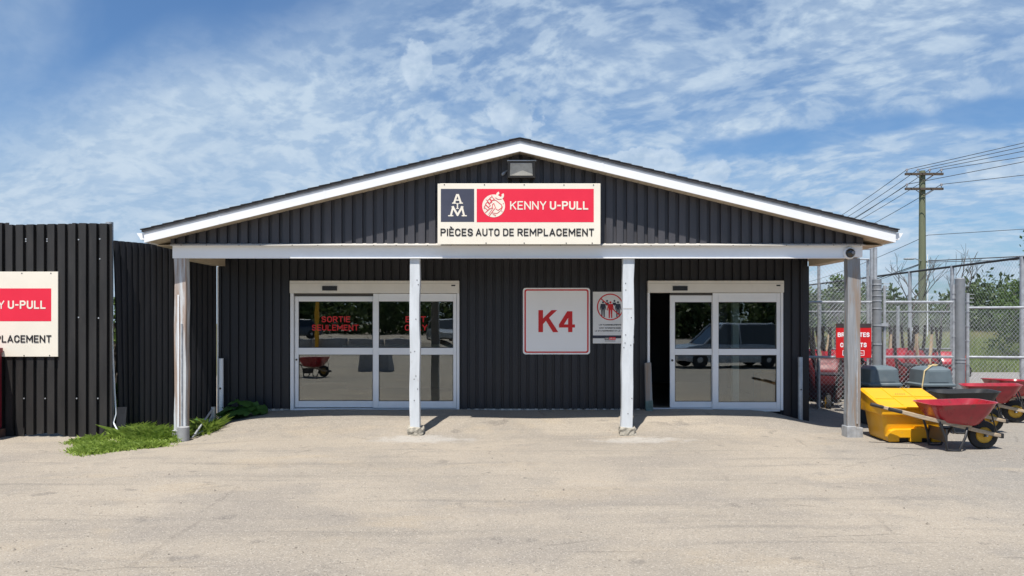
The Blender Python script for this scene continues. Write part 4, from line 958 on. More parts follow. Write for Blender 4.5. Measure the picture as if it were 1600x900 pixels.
r = MB(); r.rings([[bin_pt(-0.15, -0.082, 0.502), bin_pt(0.15, -0.082, 0.502), bin_pt(0.15, -0.07, 0.502), bin_pt(-0.15, -0.07, 0.502)], [bin_pt(-0.13, -0.1, 0.53), bin_pt(0.13, -0.1, 0.53), bin_pt(0.13, -0.07, 0.533), bin_pt(-0.13, -0.07, 0.533)]]); r.build('lid_grip', M['yellow'], lid, bevel=0.006)
# moulded skirt with two fork slots
sk = [(-0.375, 0.008), (-0.22, 0.008), (-0.22, 0.065), (-0.07, 0.065), (-0.07, 0.008), (0.10, 0.008), (0.10, 0.065), (0.25, 0.065), (0.25, 0.008), (0.375, 0.008), (0.385, 0.10), (0.36, 0.185), (0.30, 0.20), (0.14, 0.20), (0.13, 0.235), (0.02, 0.235), (0.01, 0.20), (-0.28, 0.195), (-0.35, 0.17), (-0.385, 0.08)]
r = MB(); n = len(sk); r.add([bin_pt(a, -0.06, z) for a, z in sk] + [bin_pt(a, 0.06, z) for a, z in sk], [tuple(range(n)), tuple(range(2 * n - 1, n - 1, -1))] + [(j, j + n, (j + 1) % n + n, (j + 1) % n) for j in range(n)])
r.build('skirt', M['yellow'], t, bevel=0.012)
for a, c in ((-0.22, -0.07), (0.10, 0.25)):
    r = MB(); r.rings([[bin_pt(a + .002, 0.0, 0.01), bin_pt(c - .002, 0.0, 0.01), bin_pt(c - .002, 0.0, 0.064), bin_pt(a + .002, 0.0, 0.064)], [bin_pt(a + .002, 0.02, 0.01), bin_pt(c - .002, 0.02, 0.01), bin_pt(c - .002, 0.02, 0.064), bin_pt(a + .002, 0.02, 0.064)]]); r.build('fork_slot_shade', M['black'], t)  # black plate paints the shade inside each slot of the skirt
text = MB()
for k, (a, b_) in enumerate(((0, 0), (0.03, 0), (0.06, 0), (0.09, 0))):
    zq = 0.548 + 0.2462 * (0.30 + 0.045) - 0.0
# small moulded maker mark on the lid
r = MB()
for k in range(5):
    xa = -0.07 + k * 0.032; ya = 0.42; za = 0.545 + 0.2462 * (ya + 0.045) + 0.003; yb = ya + 0.05; zb_ = za + 0.2462 * 0.05
    r.add([bin_pt(xa, ya, za), bin_pt(xa + 0.008, ya, za), bin_pt(xa + 0.022, yb, zb_), bin_pt(xa + 0.014, yb, zb_)], [(0, 1, 2, 3)])
r.build('maker_mark', M['bronze'], lid, fix=False)

# ------------------------------------------------------------------ dome lidded litter bins
def litter_bin(px, ptop, Y, label):
    xc = wx(px, Y); t = thing('litter_bin', label, 'bin', (xc, Y, gz(xc, Y)), 'grey dome-lidded litter bins')
    zb = gz(xc, Y); zt = wz(ptop, Y)
    def ring(h, z, rad): return [(xc + a, Y + b_, z) for a, b_, c in rring(0, h, h, 0, rad, 4)]
    r = MB(); r.rings([ring(0.22, zb, 0.05), ring(0.255, zt - 0.36, 0.06)]); r.build('body', M['bin_dark'], t, smooth=30)
    r = MB(); r.rings([ring(0.285, zt - 0.345, 0.05), ring(0.298, zt - 0.33, 0.05), ring(0.298, zt - 0.305, 0.05), ring(0.262, zt - 0.285, 0.05), ring(0.240, zt - 0.06, 0.05), ring(0.205, zt - 0.022, 0.06), ring(0.15, zt, 0.06)])
    ld = r.build('lid', M['bin_grey'], t, smooth=30)
    r = MB(); r.hexa([(xc - 0.17, Y - 0.268, zt - 0.27), (xc + 0.17, Y - 0.268, zt - 0.27), (xc + 0.17, Y - 0.25, zt - 0.27), (xc - 0.17, Y - 0.25, zt - 0.27), (xc - 0.155, Y - 0.25, zt - 0.075), (xc + 0.155, Y - 0.25, zt - 0.075), (xc + 0.155, Y - 0.23, zt - 0.075), (xc - 0.155, Y - 0.23, zt - 0.075)]); r.build('flap_door', M['bin_grey'], ld, bevel=0.006)
    for s in (-1, 1): MB().box(xc + s * 0.2 - 0.03, xc + s * 0.2 + 0.03, Y - 0.272, Y - 0.25, zt - 0.43, zt - 0.35).build('lid_catch', M['bin_dark'], t)
    return t, xc, zt
litter_bin(1372, 571, 12.95, 'grey dome-lidded litter bin behind the yellow bin, nearer the right porch post')
_, xc, zt = litter_bin(1453.5, 572, 12.95, 'grey dome-lidded litter bin with a yellowed rope looped over its lid')
r = MB(); r.tube([(xc - 0.29, 12.66, zt - 0.62), (xc - 0.295, 12.67, zt - 0.32), (xc - 0.245, 12.69, zt - 0.07), (xc - 0.10, 12.76, zt + 0.01), (xc - 0.02, 12.82, zt + 0.035), (xc + 0.05, 12.82, zt + 0.03), (xc + 0.07, 12.86, zt + 0.012), (xc - 0.05, 12.90, zt + 0.012), (xc - 0.12, 12.8, zt + 0.010)], 0.011, 6)
t = thing('rope', 'yellowed rope looped over a grey bin lid', 'rope', (xc, 12.8, zt)); r.build('rope_strand', M['rope'], t, smooth=True)

# ------------------------------------------------------------------ chain link
def chain(p0, p1, z0, z1, pitch=0.082, rad=0.0023):
    p0, p1 = Vector(p0), Vector(p1); L = (p1 - p0).length; t_ = (p1 - p0).normalized(); h = z1 - z0; n_ = Vector((t_.y, -t_.x, 0)); m = MB()
    asp = 1.1
    for s in (1, -1):
        k = -int(h / asp / pitch) - 2
        while k * pitch < L + h:
            u0 = k * pitch; u1 = u0 + s * h / asp if s > 0 else u0 - h / asp
            a, c = (u0, z0), (u1, z1)
            if s < 0: a, c = (u0, z0), (u0 - h / asp, z1)
            # clip to 0..L
            du = c[0] - a[0]; t0, t1 = 0.0, 1.0
            if du > 0: t0 = max(t0, (0 - a[0]) / du); t1 = min(t1, (L - a[0]) / du)
            else: t0 = max(t0, (L - a[0]) / du); t1 = min(t1, (0 - a[0]) / du)
            if t1 - t0 > 0.005:
                def P_(q): u = a[0] + du * q; z = a[1] + h * q; b_ = p0 + t_ * u + n_ * (0.003 * s); return (b_.x, b_.y, z)
                m.tube([P_(t0), P_(t1)], rad, 3, False)
            k += 1
    return m
def pipe(parent, name, a, c, rad, m=None, n=10): return MB().tube([a, c], rad, n).build(name, m or M['galv'], parent, smooth=True)
def ties(parent, x, y, zs, rad):
    for z in zs: MB().lathe([(rad + 0.008, -0.012), (rad + 0.008, 0.012)], 12, (x, y, z), 'z').build('band', M['galv'], parent)
YC = 14.5
xp1, xp2 = wx(1370, YC), wx(1500, YC)
t = thing('chain_link_fence', 'short chain-link fence between the store wall and the first gate post', 'fence', (6.2, YC, 0))
tag(chain((WR + 0.02, YC, 0), (xp1 - 0.06, YC, 0), 0.06, wz(471, YC)).build('chain_mesh', M['wire'], t, fix=False), kind='stuff')
for zy in (472, 558): pipe(t, 'rail', (WR + 0.02, YC + 0.03, wz(zy, YC)), (xp1 - 0.09, YC + 0.03, wz(zy, YC)), 0.026)
pipe(t, 'post', (WR + 0.06, YC + 0.03, 0), (WR + 0.06, YC + 0.03, wz(466, YC)), 0.03)
pipe(t, 'post', (xp1, YC, -0.05), (xp1, YC, wz(437, YC)), 0.085, M['post_pipe'], 16); ties(t, xp1, YC, [0.4, 0.9, 1.35, 1.72, 2.05, 2.2, 2.3, 2.42, 2.52], 0.085)
for k in range(5): MB().tube([(xp1 + 0.13, YC + 0.02, 2.22 + 0.08 * k), (xp1 + 0.26, YC + 0.02, 2.215 + 0.08 * k)], 0.006, 5).build('barb_arm', M['galv'], t)
t = thing('chain_link_gate', 'chain-link gate with galvanised frame in front of the upright wheelbarrows', 'gate', (0.5 * (xp1 + xp2), YC, 0))
gx0, gx1 = wx(1383, YC), wx(1491, YC)
tag(chain((gx0, YC, 0), (gx1, YC, 0), 0.08, wz(471, YC)).build('chain_mesh', M['wire'], t, fix=False), kind='stuff')
for zy in (472, 558): pipe(t, 'rail', (gx0, YC + 0.03, wz(zy, YC)), (gx1, YC + 0.03, wz(zy, YC)), 0.028)
pipe(t, 'rail', (gx0, YC + 0.03, 0.1), (gx1, YC + 0.03, 0.1), 0.028)
pipe(t, 'stile', (gx0, YC + 0.03, 0.06), (gx0, YC + 0.03, wz(446, YC)), 0.030); pipe(t, 'stile', (gx1, YC + 0.03, 0.06), (gx1, YC + 0.03, wz(444, YC)), 0.030)
ties(t, gx1, YC + 0.03, [0.5, 0.9, 1.5, 1.8, 2.1, 2.25, 2.35], 0.03)
MB().box(gx0 - 0.16, gx0 + 0.05, YC - 0.03, YC - 0.004, 1.70, 1.76).build('latch', M['galv'], t)
t = thing('gate_post', 'thick grey steel gate post right of the chain-link gate', 'post', (xp2, YC, 0))
pipe(t, 'shaft', (xp2, YC, -0.05), (xp2, YC, wz(436, YC)), 0.092, M['post_pipe'], 18); MB().lathe([(0.092, 0.0), (0.080, 0.012), (0.03, 0.02)], 18, (xp2, YC, wz(436, YC)), 'z').build('cap', M['post_pipe'], t)
ties(t, xp2, YC, [0.35, 1.0, 1.06], 0.092)
YE = 15.3; ex0, ex1 = wx(1512, YE), wx(1720, YE)
t = thing('open_gate_leaf', 'chain-link gate leaf standing open behind the red wheelbarrows at right', 'gate', (ex0 + 1, YE, 0))
tag(chain((ex0, YE, 0), (ex1, YE - 0.5, 0), 0.1, wz(480, YE)).build('chain_mesh', M['wire'], t, fix=False), kind='stuff')
pipe(t, 'stile', (ex0, YE, 0.02), (ex0, YE, wz(458, YE)), 0.032)
ties(t, ex0, YE, [0.5, 0.9, 1.4, 1.7, 2.0, 2.2], 0.032)
pipe(t, 'rail', (ex0, YE, wz(481, YE)), (ex1, YE - 0.5, wz(480, YE)), 0.026); pipe(t, 'rail', (ex0, YE, wz(558, YE)), (ex1, YE - 0.5, wz(558, YE)), 0.028)
for k in range(4): MB().tube([(ex0 - 0.02, YE, 2.12 + 0.08 * k), (ex0 + 0.13, YE, 2.115 + 0.08 * k)], 0.006, 5).build('barb_arm', M['galv'], t)
# tall yard fence running away from the camera
XT = 10.9; zt_ = 1.76 + 1.4
t = thing('tall_yard_fence', 'tall chain-link fence running away along the right side of the yard', 'fence', (XT, 22, 0))
tag(chain((XT, 13.0, 0), (XT, 33.0, 0), 0.1, zt_ + 0.05, 0.10, 0.0019).build('chain_mesh', M['wire'], t, fix=False), kind='stuff')
pipe(t, 'top_rail', (XT, 13.0, zt_), (XT, 33.0, zt_), 0.027, M['cable'])
for y in (13.2, 15.78, 18.3, 20.25, 22.6, 26.2, 29.5): pipe(t, 'post', (XT, y, -0.02), (XT, y, zt_ + 0.02), 0.045 if y > 16 else 0.055)
# back fence of the wheelbarrow pen, and the pair of tall poles
YB = 17.6
t = thing('pen_back_fence', 'chain-link fence behind the row of upright wheelbarrows', 'fence', (7.5, YB, 0))
bx0, bx1 = WR + 0.05, wx(1487, YB)
tag(chain((bx0, YB, 0), (bx1, YB, 0), 0.1, wz(487, YB)).build('chain_mesh', M['wire'], t, fix=False), kind='stuff')
for zy in (487, 545): pipe(t, 'rail', (bx0, YB, wz(zy, YB)), (bx1, YB, wz(zy, YB)), 0.022, M['post_pipe'])
for px in (1281, 1403, 1487): pipe(t, 'post', (wx(px, YB), YB, 0), (wx(px, YB), YB, wz(478 if px < 1480 else 440, YB)), 0.035)
t = thing('tall_fence_panel', 'tall chain-link panel with paired galvanised poles just past the store corner', 'fence', (6.9, 15.1, 0))
YT = 15.1; tx0, tx1 = WR + 0.05, wx(1362, YT)
tag(chain((tx0, YT, 0), (wx(1358, YT), YT, 0), 1.9, wz(405, YT)).build('chain_mesh', M['wire'], t, fix=False), kind='stuff')
pipe(t, 'pole', (tx1, YT, 0), (tx1, YT, wz(388, YT)), 0.034); pipe(t, 'pole', (wx(1367.5, YT), YT, 0), (wx(1367.5, YT), YT, wz(387, YT)), 0.038)
pipe(t, 'pole', (wx(1358, YT), YT + 0.05, 0), (wx(1358, YT), YT + 0.05, wz(404, YT)), 0.03); pipe(t, 'pole', (wx(1281, YT), YT + 0.05, 0), (wx(1281, YT), YT + 0.05, wz(404, YT)), 0.03)
pipe(t, 'rail', (wx(1282, YT), YT, wz(405, YT)), (wx(1358, YT), YT, wz(405, YT)), 0.016); pipe(t, 'rail', (wx(1345, YT), YT, wz(389, YT)), (tx1, YT, wz(389, YT)), 0.018)

# sign on the fence
YQ = YC - 0.03
t = thing('wheelbarrow_sign', 'red sign with white lettering on the chain-link fence, half hidden by the right post', 'sign', (wx(1333, YQ), YQ, wz(559, YQ)))
X = lambda q: wx(q, YQ); Z = lambda q: wz(q, YQ)
MB().box(X(1306), X(1361), YQ - 0.012, YQ, Z(559), Z(505.5)).build('panel', M['redsign'], t, bevel=0.002)
MB().box(X(1306), X(1361), YQ - 0.015, YQ - 0.0125, Z(512), Z(505.5)).build('dark_strip', mat('brown black strip', (0.05, 0.035, 0.035), 0.5), t)
text_mb('BROUETTES', X(1308.5), X(1358), Z(526.5), 7.0 * YQ / F, YQ - 0.0135, 0.20).build('lettering', M['whitesign'], t, fix=False)
text_mb('CHARIOTS', X(1312.5), X(1353.5), Z(542.5), 7.0 * YQ / F, YQ - 0.0135, 0.20).build('lettering', M['whitesign'], t, fix=False)
r = MB(); 
for a, c, d_, e in ((1316, 1350, 547.5, 548.3), (1316, 1350, 554.7, 555.5)): r.box(X(a), X(c), YQ - 0.0135, YQ - 0.0125, Z(e), Z(d_))
for a in (1316, 1349.2): r.box(X(a), X(a + 0.8), YQ - 0.0135, YQ - 0.0125, Z(554.7), Z(548.3))
r.build('logo_frame', M['whitesign'], t); MB().box(X(1316.8), X(1324), YQ - 0.0135, YQ - 0.0125, Z(554.7), Z(548.3)).build('logo_square', M['slate'], t)
text_mb('A', X(1318.5), X(1322.5), Z(553.5), 4 * YQ / F, YQ - 0.0145, 0.20).build('lettering', M['whitesign'], t, fix=False)
text_mb('KENNY U-PULL', X(1326), X(1347.5), Z(553), 2.6 * YQ / F, YQ - 0.0145, 0.17).build('lettering', M['whitesign'], t, fix=False)

# upright wheelbarrows in the pen
ordn = ['first', 'second', 'third', 'fourth', 'fifth', 'sixth', 'seventh', 'eighth', 'ninth', 'tenth', 'eleventh', 'twelfth']
rr = random.Random(11); DRT = mat('dull brownish red tray', (0.20, 0.02, 0.025), 0.5, 0.2, 6, (0.08, 0.03, 0.025), 5, 0.5, 0.7, 0.7, coord='obj')
barrow_at(6.48, 15.05, 0, 'dull dark red wheelbarrow tipped upright behind the fence nearest the store wall', mat('dull dark red tray', (0.14, 0.025, 0.03), 0.5, 0.15, 6, coord='obj'), M['dark_handle'], 'upright wheelbarrows in the pen', (math.radians(4), math.radians(78), math.radians(78)), 0.66)
for k in range(12):
    x = 6.72 + k * 0.265 + rr.uniform(-0.05, 0.05); y = 16.2 + rr.uniform(-0.3, 0.45)
    hm = M['dark_handle'] if k % 4 != 2 else M['wood']
    barrow_at(x, y, 0, 'upright red wheelbarrow behind the chain-link gate, %s from the left in its row' % ordn[k], (None, DRT, None)[k % 3], hm, 'upright wheelbarrows in the pen',
              (math.radians(rr.uniform(-5, 5)), math.radians(rr.uniform(72, 82)), math.radians(rr.uniform(60, 125))), 0.78)

for k in range(9):
    x = 6.95 + k * 0.36 + rr.uniform(-0.06, 0.06); y = 17.0 + rr.uniform(-0.15, 0.2)
    barrow_at(x, y, 0, 'upright wheelbarrow in the back row of the pen, %s from the left' % ordn[k], (DRT, None, M['blacktray'])[k % 3], M['dark_handle'] if k % 3 else M['wood'], 'upright wheelbarrows in the pen',
              (math.radians(rr.uniform(-6, 6)), math.radians(rr.uniform(74, 84)), math.radians(rr.uniform(60, 125))), 0.80)

# ------------------------------------------------------------------ utility pole and wires
PX, PY = 22.2, 40.0
def pz(py): return wz(py, PY)
t = thing('utility_pole', 'green treated utility pole with two cross arms beyond the yard', 'pole', (PX, PY, 0))
MB().tube([(PX, PY, -0.2), (PX, PY, 4), (PX, PY, pz(267))], [0.21, 0.19, 0.15], 16).build('shaft', M['pole'], t, smooth=True)
arms = []
for z, ins in ((pz(273), (-0.93, -0.33, 0.30, 0.93)), (pz(296), (-0.93, 0.93))):
    MB().box(PX - 1.02, PX + 1.02, PY - 0.24, PY - 0.12, z - 0.06, z + 0.06).build('cross_arm', M['armwood'], t)
    for s in (-1, 1): MB().tube([(PX + s * 0.55, PY - 0.25, z - 0.03), (PX, PY - 0.2, z - 0.38)], 0.02, 5).build('arm_brace', M['armwood'], t)
    for q in ins:
        MB().lathe([(0.02, 0.0), (0.02, 0.09), (0.07, 0.10), (0.05, 0.15), (0.065, 0.16), (0.05, 0.22), (0.02, 0.24)], 10, (PX + q, PY - 0.18, z + 0.06), 'z').build('insulator', M['insul'], t, smooth=True)
        arms.append((q, z + 0.24))
MB().tube([(PX + 0.22, PY - 0.12, 0.0), (PX + 0.22, PY - 0.12, pz(398))], 0.03, 6).build('conduit', M['beamwhite'], t)
la = MB().tube([(PX - 0.1, PY - 0.1, pz(408)), (PX - 0.7, PY - 0.5, pz(405)), (PX - 0.95, PY - 0.7, pz(405.5))], 0.025, 6).build('lamp_arm', M['galv'], t, smooth=True)
MB().box(PX - 1.35, PX - 0.85, PY - 0.85, PY - 0.6, pz(407.5), pz(405)).build('lamp_head', M['galv'], la, bevel=0.03)
dR = Vector((52.0, 10.0)); dL = Vector((29.8, 95.0))
def wire(q, z, zr, zl, rad, label, k):
    t = thing('overhead_wire', label, 'wire', (PX + q, PY, z), 'overhead wires at the utility pole')
    def span(a, b_, sag):
        return [(a[0] + (b_[0] - a[0]) * s / 24, a[1] + (b_[1] - a[1]) * s / 24, a[2] + (b_[2] - a[2]) * s / 24 - sag * 4 * (s / 24) * (1 - s / 24)) for s in range(25)]
    a = (PX + q, PY - 0.18, z)
    MB().tube(span(a, (dR.x + q, dR.y + q * 0.6, zr), 0.12), rad, 5, False).build('near_span', M['cable'], t, smooth=True)
    MB().tube(span(a, (dL.x + q * 0.9, dL.y, zl), 1.0), rad, 5, False).build('far_span', M['cable'], t, smooth=True)
nm = ['outer left', 'inner left', 'inner right', 'outer right']
for k, (q, z) in enumerate(arms):
    wire(q, z, z + (4.6, 4.2, 3.4, 1.6, 3.6, 0.2)[k], z - 0.6, 0.017, ('thin black wire from the %s insulator of the upper cross arm' % nm[k]) if k < 4 else ('thin black wire from the %s end of the lower cross arm' % ('left' if k == 4 else 'right')), k)
wire(0.2, pz(368), pz(368) - 0.2, pz(368) - 0.4, 0.015, 'single thin cable low on the utility pole below both cross arms', 7)
wire(0.22, pz(408), pz(408) + 0.15, pz(408) - 0.1, 0.028, 'thick lower cable running just above the tall fence', 8)
wire(0.15, pz(410), pz(410) - 0.9, pz(410) - 0.6, 0.018, 'lowest thin cable dipping behind the tall fence', 9)

# ------------------------------------------------------------------ vegetation
def leaf_quads(m, c, n, rx, ry, rz, size, rnd, hollow=0.35):
    for _ in range(n):
        while True:
            a, b_, d = rnd.uniform(-1, 1), rnd.uniform(-1, 1), rnd.uniform(-1, 1); q = a * a + b_ * b_ + d * d
            if hollow * hollow < q < 1: break
        p = Vector((c[0] + a * rx, c[1] + b_ * ry, c[2] + d * rz)); s = size * rnd.uniform(0.6, 1.3)
        n_ = Vector((rnd.gauss(0, 1), rnd.gauss(0, 1), rnd.gauss(0.5, 1))).normalized(); u_ = n_.cross(Vector((rnd.gauss(0, 1), rnd.gauss(0, 1), rnd.gauss(0, 1)))).normalized(); w_ = n_.cross(u_)
        m.add([p - u_ * s, p - w_ * s * 0.55, p + u_ * s, p + w_ * s * 0.55], [(0, 1, 2, 3)])
def tree(name, label, cat, x, y, h, r, seed, nclump=26, nleaf=110, size=0.06, base=0.15, group=None, mt='leaf', lean=0.0):
    rnd = random.Random(seed); t = thing(name, label, cat, (x, y, 0), group); tk = MB(); cr = MB()
    tk.tube([(x, y, -0.1), (x + 0.05, y, h * 0.4), (x + lean, y, h * 0.8)], [0.07 * h / 4, 0.05 * h / 4, 0.02], 8)
    for k in range(nclump):
        a = rnd.uniform(0, 2 * math.pi); f = rnd.uniform(base, 1.0); rad = r * (1.0 - 0.75 * f ** 2) * rnd.uniform(0.35, 1.0)
        c = (x + lean * f + rad * math.cos(a), y + rad * math.sin(a), h * f)
        tk.tube([(x + lean * f * .6, y, h * f * 0.55), (x + (c[0] - x) * 0.6, y + (c[1] - y) * 0.6, h * f * 0.82), c], [0.022, 0.014, 0.005], 5)
        s = rnd.uniform(0.5, 1.2) * r * 0.30
        leaf_quads(cr, c, nleaf, s, s, s * rnd.uniform(0.7, 1.2), size, rnd, 0.1)
    tk.build('trunk', M['bark'], t, smooth=True); cr.build('crown', M[mt], t, fix=False)
tree('young_tree', 'leafy young tree reaching in at the right edge behind the tall fence', 'tree', wx(1640, 25.5), 25.5, 4.6, 2.1, 5, 46, 120, 0.075)
tree('shrub', 'bright green shrub left of the young tree beyond the tall fence', 'shrub', wx(1600, 29), 29, 3.4, 1.2, 8, 28, 100, 0.07)
tree('sapling', 'slender leafy sapling behind the fence just past the store corner', 'tree', wx(1304, 27), 27, 3.35, 1.0, 15, 24, 90, 0.07, lean=0.3)
tree('roadside_shrub', 'rounded green shrub low behind the red fence sign', 'shrub', wx(1335, 31), 31, 2.3, 1.4, 19, 24, 100, 0.07)
tree('gap_weed', 'green weeds growing behind the torn gap in the left fence', 'plant', -6.75, 12.55, 2.2, 0.5, 23, 26, 60, 0.05, 0.05)
def bare(px, Y, ptop, seed, label):
    rnd = random.Random(seed); x = wx(px, Y); h = wz(ptop, Y); t = thing('bare_tree', label, 'tree', (x, Y, 0), 'bare saplings round the pole'); tr = MB(); br = MB()
    def grow(p, d, L, r, depth, m):
        q = p + d * L; mid = p + d * L * 0.5 + Vector((rnd.gauss(0, .04), rnd.gauss(0, .04), 0)) * L
        m.tube([p, mid, q], [r, r * 0.85, r * 0.65], 5, False)
        if depth == 0: return
        for _ in range(rnd.choice((2, 2, 3))):
            e = (d + Vector((rnd.gauss(0, .42), rnd.gauss(0, .42), rnd.uniform(-.05, .35)))).normalized(); grow(q, e, L * rnd.uniform(0.6, 0.82), r * 0.62, depth - 1, br)
    grow(Vector((x, Y, -0.1)), Vector((rnd.gauss(0, .05), 0, 1)).normalized(), h * 0.36, 0.055, 4, tr)
    tr.build('trunk', M['bark'], t); br.build('branches', M['bark'], t)
bare(1422, 36, 392, 3, 'leafless sapling left of the utility pole'); bare(1474, 38, 378, 9, 'leafless sapling right of the utility pole'); bare(1400, 33, 440, 14, 'small leafless sapling farthest left of the utility pole'); bare(1490, 34, 415, 22, 'leafless sapling behind the thick gate post')
# far wood on the right, and the wood behind the viewpoint that the doors mirror
rnd = random.Random(31); m = MB()
for k in range(150):
    Y = rnd.uniform(84, 120); px = rnd.uniform(1180, 1760); h = rnd.uniform(4.4, 6.4) + (1.6 if px > 1500 else 0); x = wx(px, Y)
    leaf_quads(m, (x, Y, h * 0.5), 150, rnd.uniform(1.6, 3.4), 1.8, h * 0.55, 0.34, rnd, 0.55)
tag(m.build('distant_wood', M['leafdark'], fix=False), 'dark green wood along the far side of the field', 'wood', kind='stuff')
m = MB()
for k in range(190):
    x = rnd.uniform(-70, 70); Y = -rnd.uniform(52, 70); h = rnd.uniform(6, 10)
    leaf_quads(m, (x, Y, h * 0.48), 300, rnd.uniform(2.5, 4.5), 2.2, h * 0.55, 0.42, rnd, 0.3)
tag(m.build('opposite_wood', M['leafdark'], fix=False), 'dark wood across the lot, mirrored in the glass doors', 'wood', kind='stuff')
m = MB()
for k in range(95):
    Y = rnd.uniform(58, 66); px = rnd.uniform(1230, 1700); h = rnd.uniform(2.4, 3.5); x = wx(px, Y)
    leaf_quads(m, (x, Y, h * 0.5), 130, rnd.uniform(1.0, 2.2), 1.2, h * 0.52, 0.20, rnd, 0.4)
tag(m.build('field_hedge', M['leafdark'], fix=False), 'low dark hedge beyond the tall grass', 'hedge', kind='stuff')
# field grass
m = MB()
for k in range(60000):
    Y = 24.2 + 34 * rnd.random() ** 1.4; px = rnd.uniform(1255, 1690); x = wx(px, Y)
    h = rnd.uniform(0.55, 1.25) * (0.35 + 0.65 * sm((Y - 24) / 5)); w = 0.010 + 0.0007 * Y; a = rnd.uniform(0, math.pi); lx, ly = rnd.gauss(0, 0.18) * h, rnd.gauss(0, 0.18) * h
    if x < WR + 2 and Y < 30: continue
    z0 = gz(x, Y); cx_, sy_ = math.cos(a) * w, math.sin(a) * w * 0.5
    m.add([(x - cx_, Y - sy_, z0), (x + cx_, Y + sy_, z0), (x + lx * 0.5 + cx_ * 0.8, Y + ly * 0.5 + sy_, z0 + h * 0.6), (x + lx, Y + ly, z0 + h), (x + lx * 0.5 - cx_ * 0.8, Y + ly * 0.5 - sy_, z0 + h * 0.6)], [(0, 1, 2, 3, 4)])
tag(m.build('field_grass', M['field'], fix=False), 'tall wild grass with pale heads filling the field', 'grass', kind='stuff')
# grass tuft at the foot of the left post
m = MB(); rnd = random.Random(77)
def in_patch(x, y):
    """0 outside, up to 1 in the thick of the patch"""
    w = 0.20 * math.sin(x * 9 + y * 5) + 0.16 * math.sin(x * 17 - y * 13) + 0.14 * math.sin(x * 31 + y * 37)
    f = 9.0
    for cx, cy, rx, ry in ((-5.80, 10.62, 0.50, 0.72), (-5.62, 11.40, 0.50, 0.50), (-6.28, 11.0, 0.36, 0.26), (-6.05, 11.5, 0.28, 0.28), (-5.0, 11.95, 0.18, 0.3), (-5.25, 10.75, 0.28, 0.22)):
        f = min(f, ((x - cx) / rx) ** 2 + ((y - cy) / ry) ** 2)
    bare = math.exp(-(((x + 6.02) / 0.16) ** 2 + ((y - 10.98) / 0.14) ** 2)) * 1.3
    return max(0.0, 1.05 - f - w - bare)
cnt = 0
while cnt < 8500:
    x, y = rnd.uniform(-6.9, -4.5), rnd.uniform(9.6, 12.5)
    q = in_patch(x, y)
    if q <= 0 or rnd.random() > 0.15 + q * 1.3: continue
    if rnd.random() < 0.8 * (0.5 + 0.5 * math.sin(x * 8.3 + 2) * math.sin(y * 6.1 + x * 2)): continue
    x += rnd.gauss(0, 0.03); y += rnd.gauss(0, 0.05); cnt += 1
    h = rnd.uniform(0.015, 0.075) * (0.45 + 0.9 * min(1, q)) * (1.0 + 1.5 * sm((y - 11.0) / 0.7)); a = rnd.uniform(0, 2 * math.pi); w = rnd.uniform(0.004, 0.012); l = rnd.uniform(0.3, 1.9) * h; lx, ly = math.cos(a) * l, math.sin(a) * l
    cx_, sy_ = -math.sin(a) * w, math.cos(a) * w; z0 = gz(x, y) - 0.004
    m.add([(x - cx_, y - sy_, z0), (x + cx_, y + sy_, z0), (x + lx * .45 + cx_, y + ly * .45 + sy_, z0 + h * 0.7), (x + lx, y + ly, z0 + h), (x + lx * .45 - cx_, y + ly * .45 - sy_, z0 + h * 0.7)], [(0, 1, 2, 3, 4)])
tag(m.build('grass_patch', M['grass'], fix=False), 'patch of short bright grass at the foot of the leftmost porch post', 'grass', kind='stuff')
# broad leaved weeds
def leafy_plant(x0, y0, n, rx, ry, size, seed, label, hmax):
    rnd = random.Random(seed); t = thing('broad_leaved_plant', label, 'plant', (x0, y0, gz(x0, y0)))
    for k in range(n):
        a = rnd.uniform(0, 2 * math.pi); rad = math.sqrt(rnd.random()); x = x0 + rx * rad * math.cos(a); y = y0 + ry * rad * math.sin(a); z0 = gz(x, y); h = hmax * (1.05 - 0.75 * rad) * rnd.uniform(0.6, 1.0); s = size * rnd.uniform(0.7, 1.25)
        fd = Vector((math.cos(a) * 0.6 + rnd.gauss(0, .3), math.sin(a) * 0.6 - 0.5 + rnd.gauss(0, .3), -0.35)).normalized(); sd = fd.cross(Vector((0, 0, 1))).normalized(); up = sd.cross(fd)
        c = Vector((x, y, z0 + h)); m = MB(); out = [(0, 0.0), (0.42, -0.18), (0.62, 0.15), (0.55, 0.55), (0.3, 0.92), (0.0, 1.15), (-0.3, 0.92), (-0.55, 0.55), (-0.62, 0.15), (-0.42, -0.18)]
        vs = [c + sd * (q * s) + fd * (w * s) - up * (0.22 * s * (q * q + (w - .3) ** 2)) + up * 0.02 * rnd.gauss(0, 1) * s for q, w in out]; vs.append(c + fd * 0.45 * s + up * 0.04 * s)
        m.add(vs, [(j, (j + 1) % 10, 10) for j in range(10)])
        m.build('leaf', M['burdock'], t, smooth=True, fix=False)
    sm_ = MB()
    for k in range(8):
        a = rnd.uniform(0, 2 * math.pi); sm_.tube([(x0, y0, gz(x0, y0) - 0.02), (x0 + rx * .5 * math.cos(a), y0 + ry * .5 * math.sin(a), gz(x0, y0) + hmax * 0.6)], 0.008, 5)
    sm_.build('stems', M['burdock'], t)
leafy_plant(wx(370, 12.75), 12.75, 46, 0.52, 0.18, 0.15, 4, 'dense dark green broad-leaved weed against the wall in the left porch corner', 0.34)
leafy_plant(wx(318, 12.45), 12.45, 26, 0.30, 0.25, 0.12, 6, 'smaller broad-leaved weed between the leftmost post and the corner fence', 0.22)

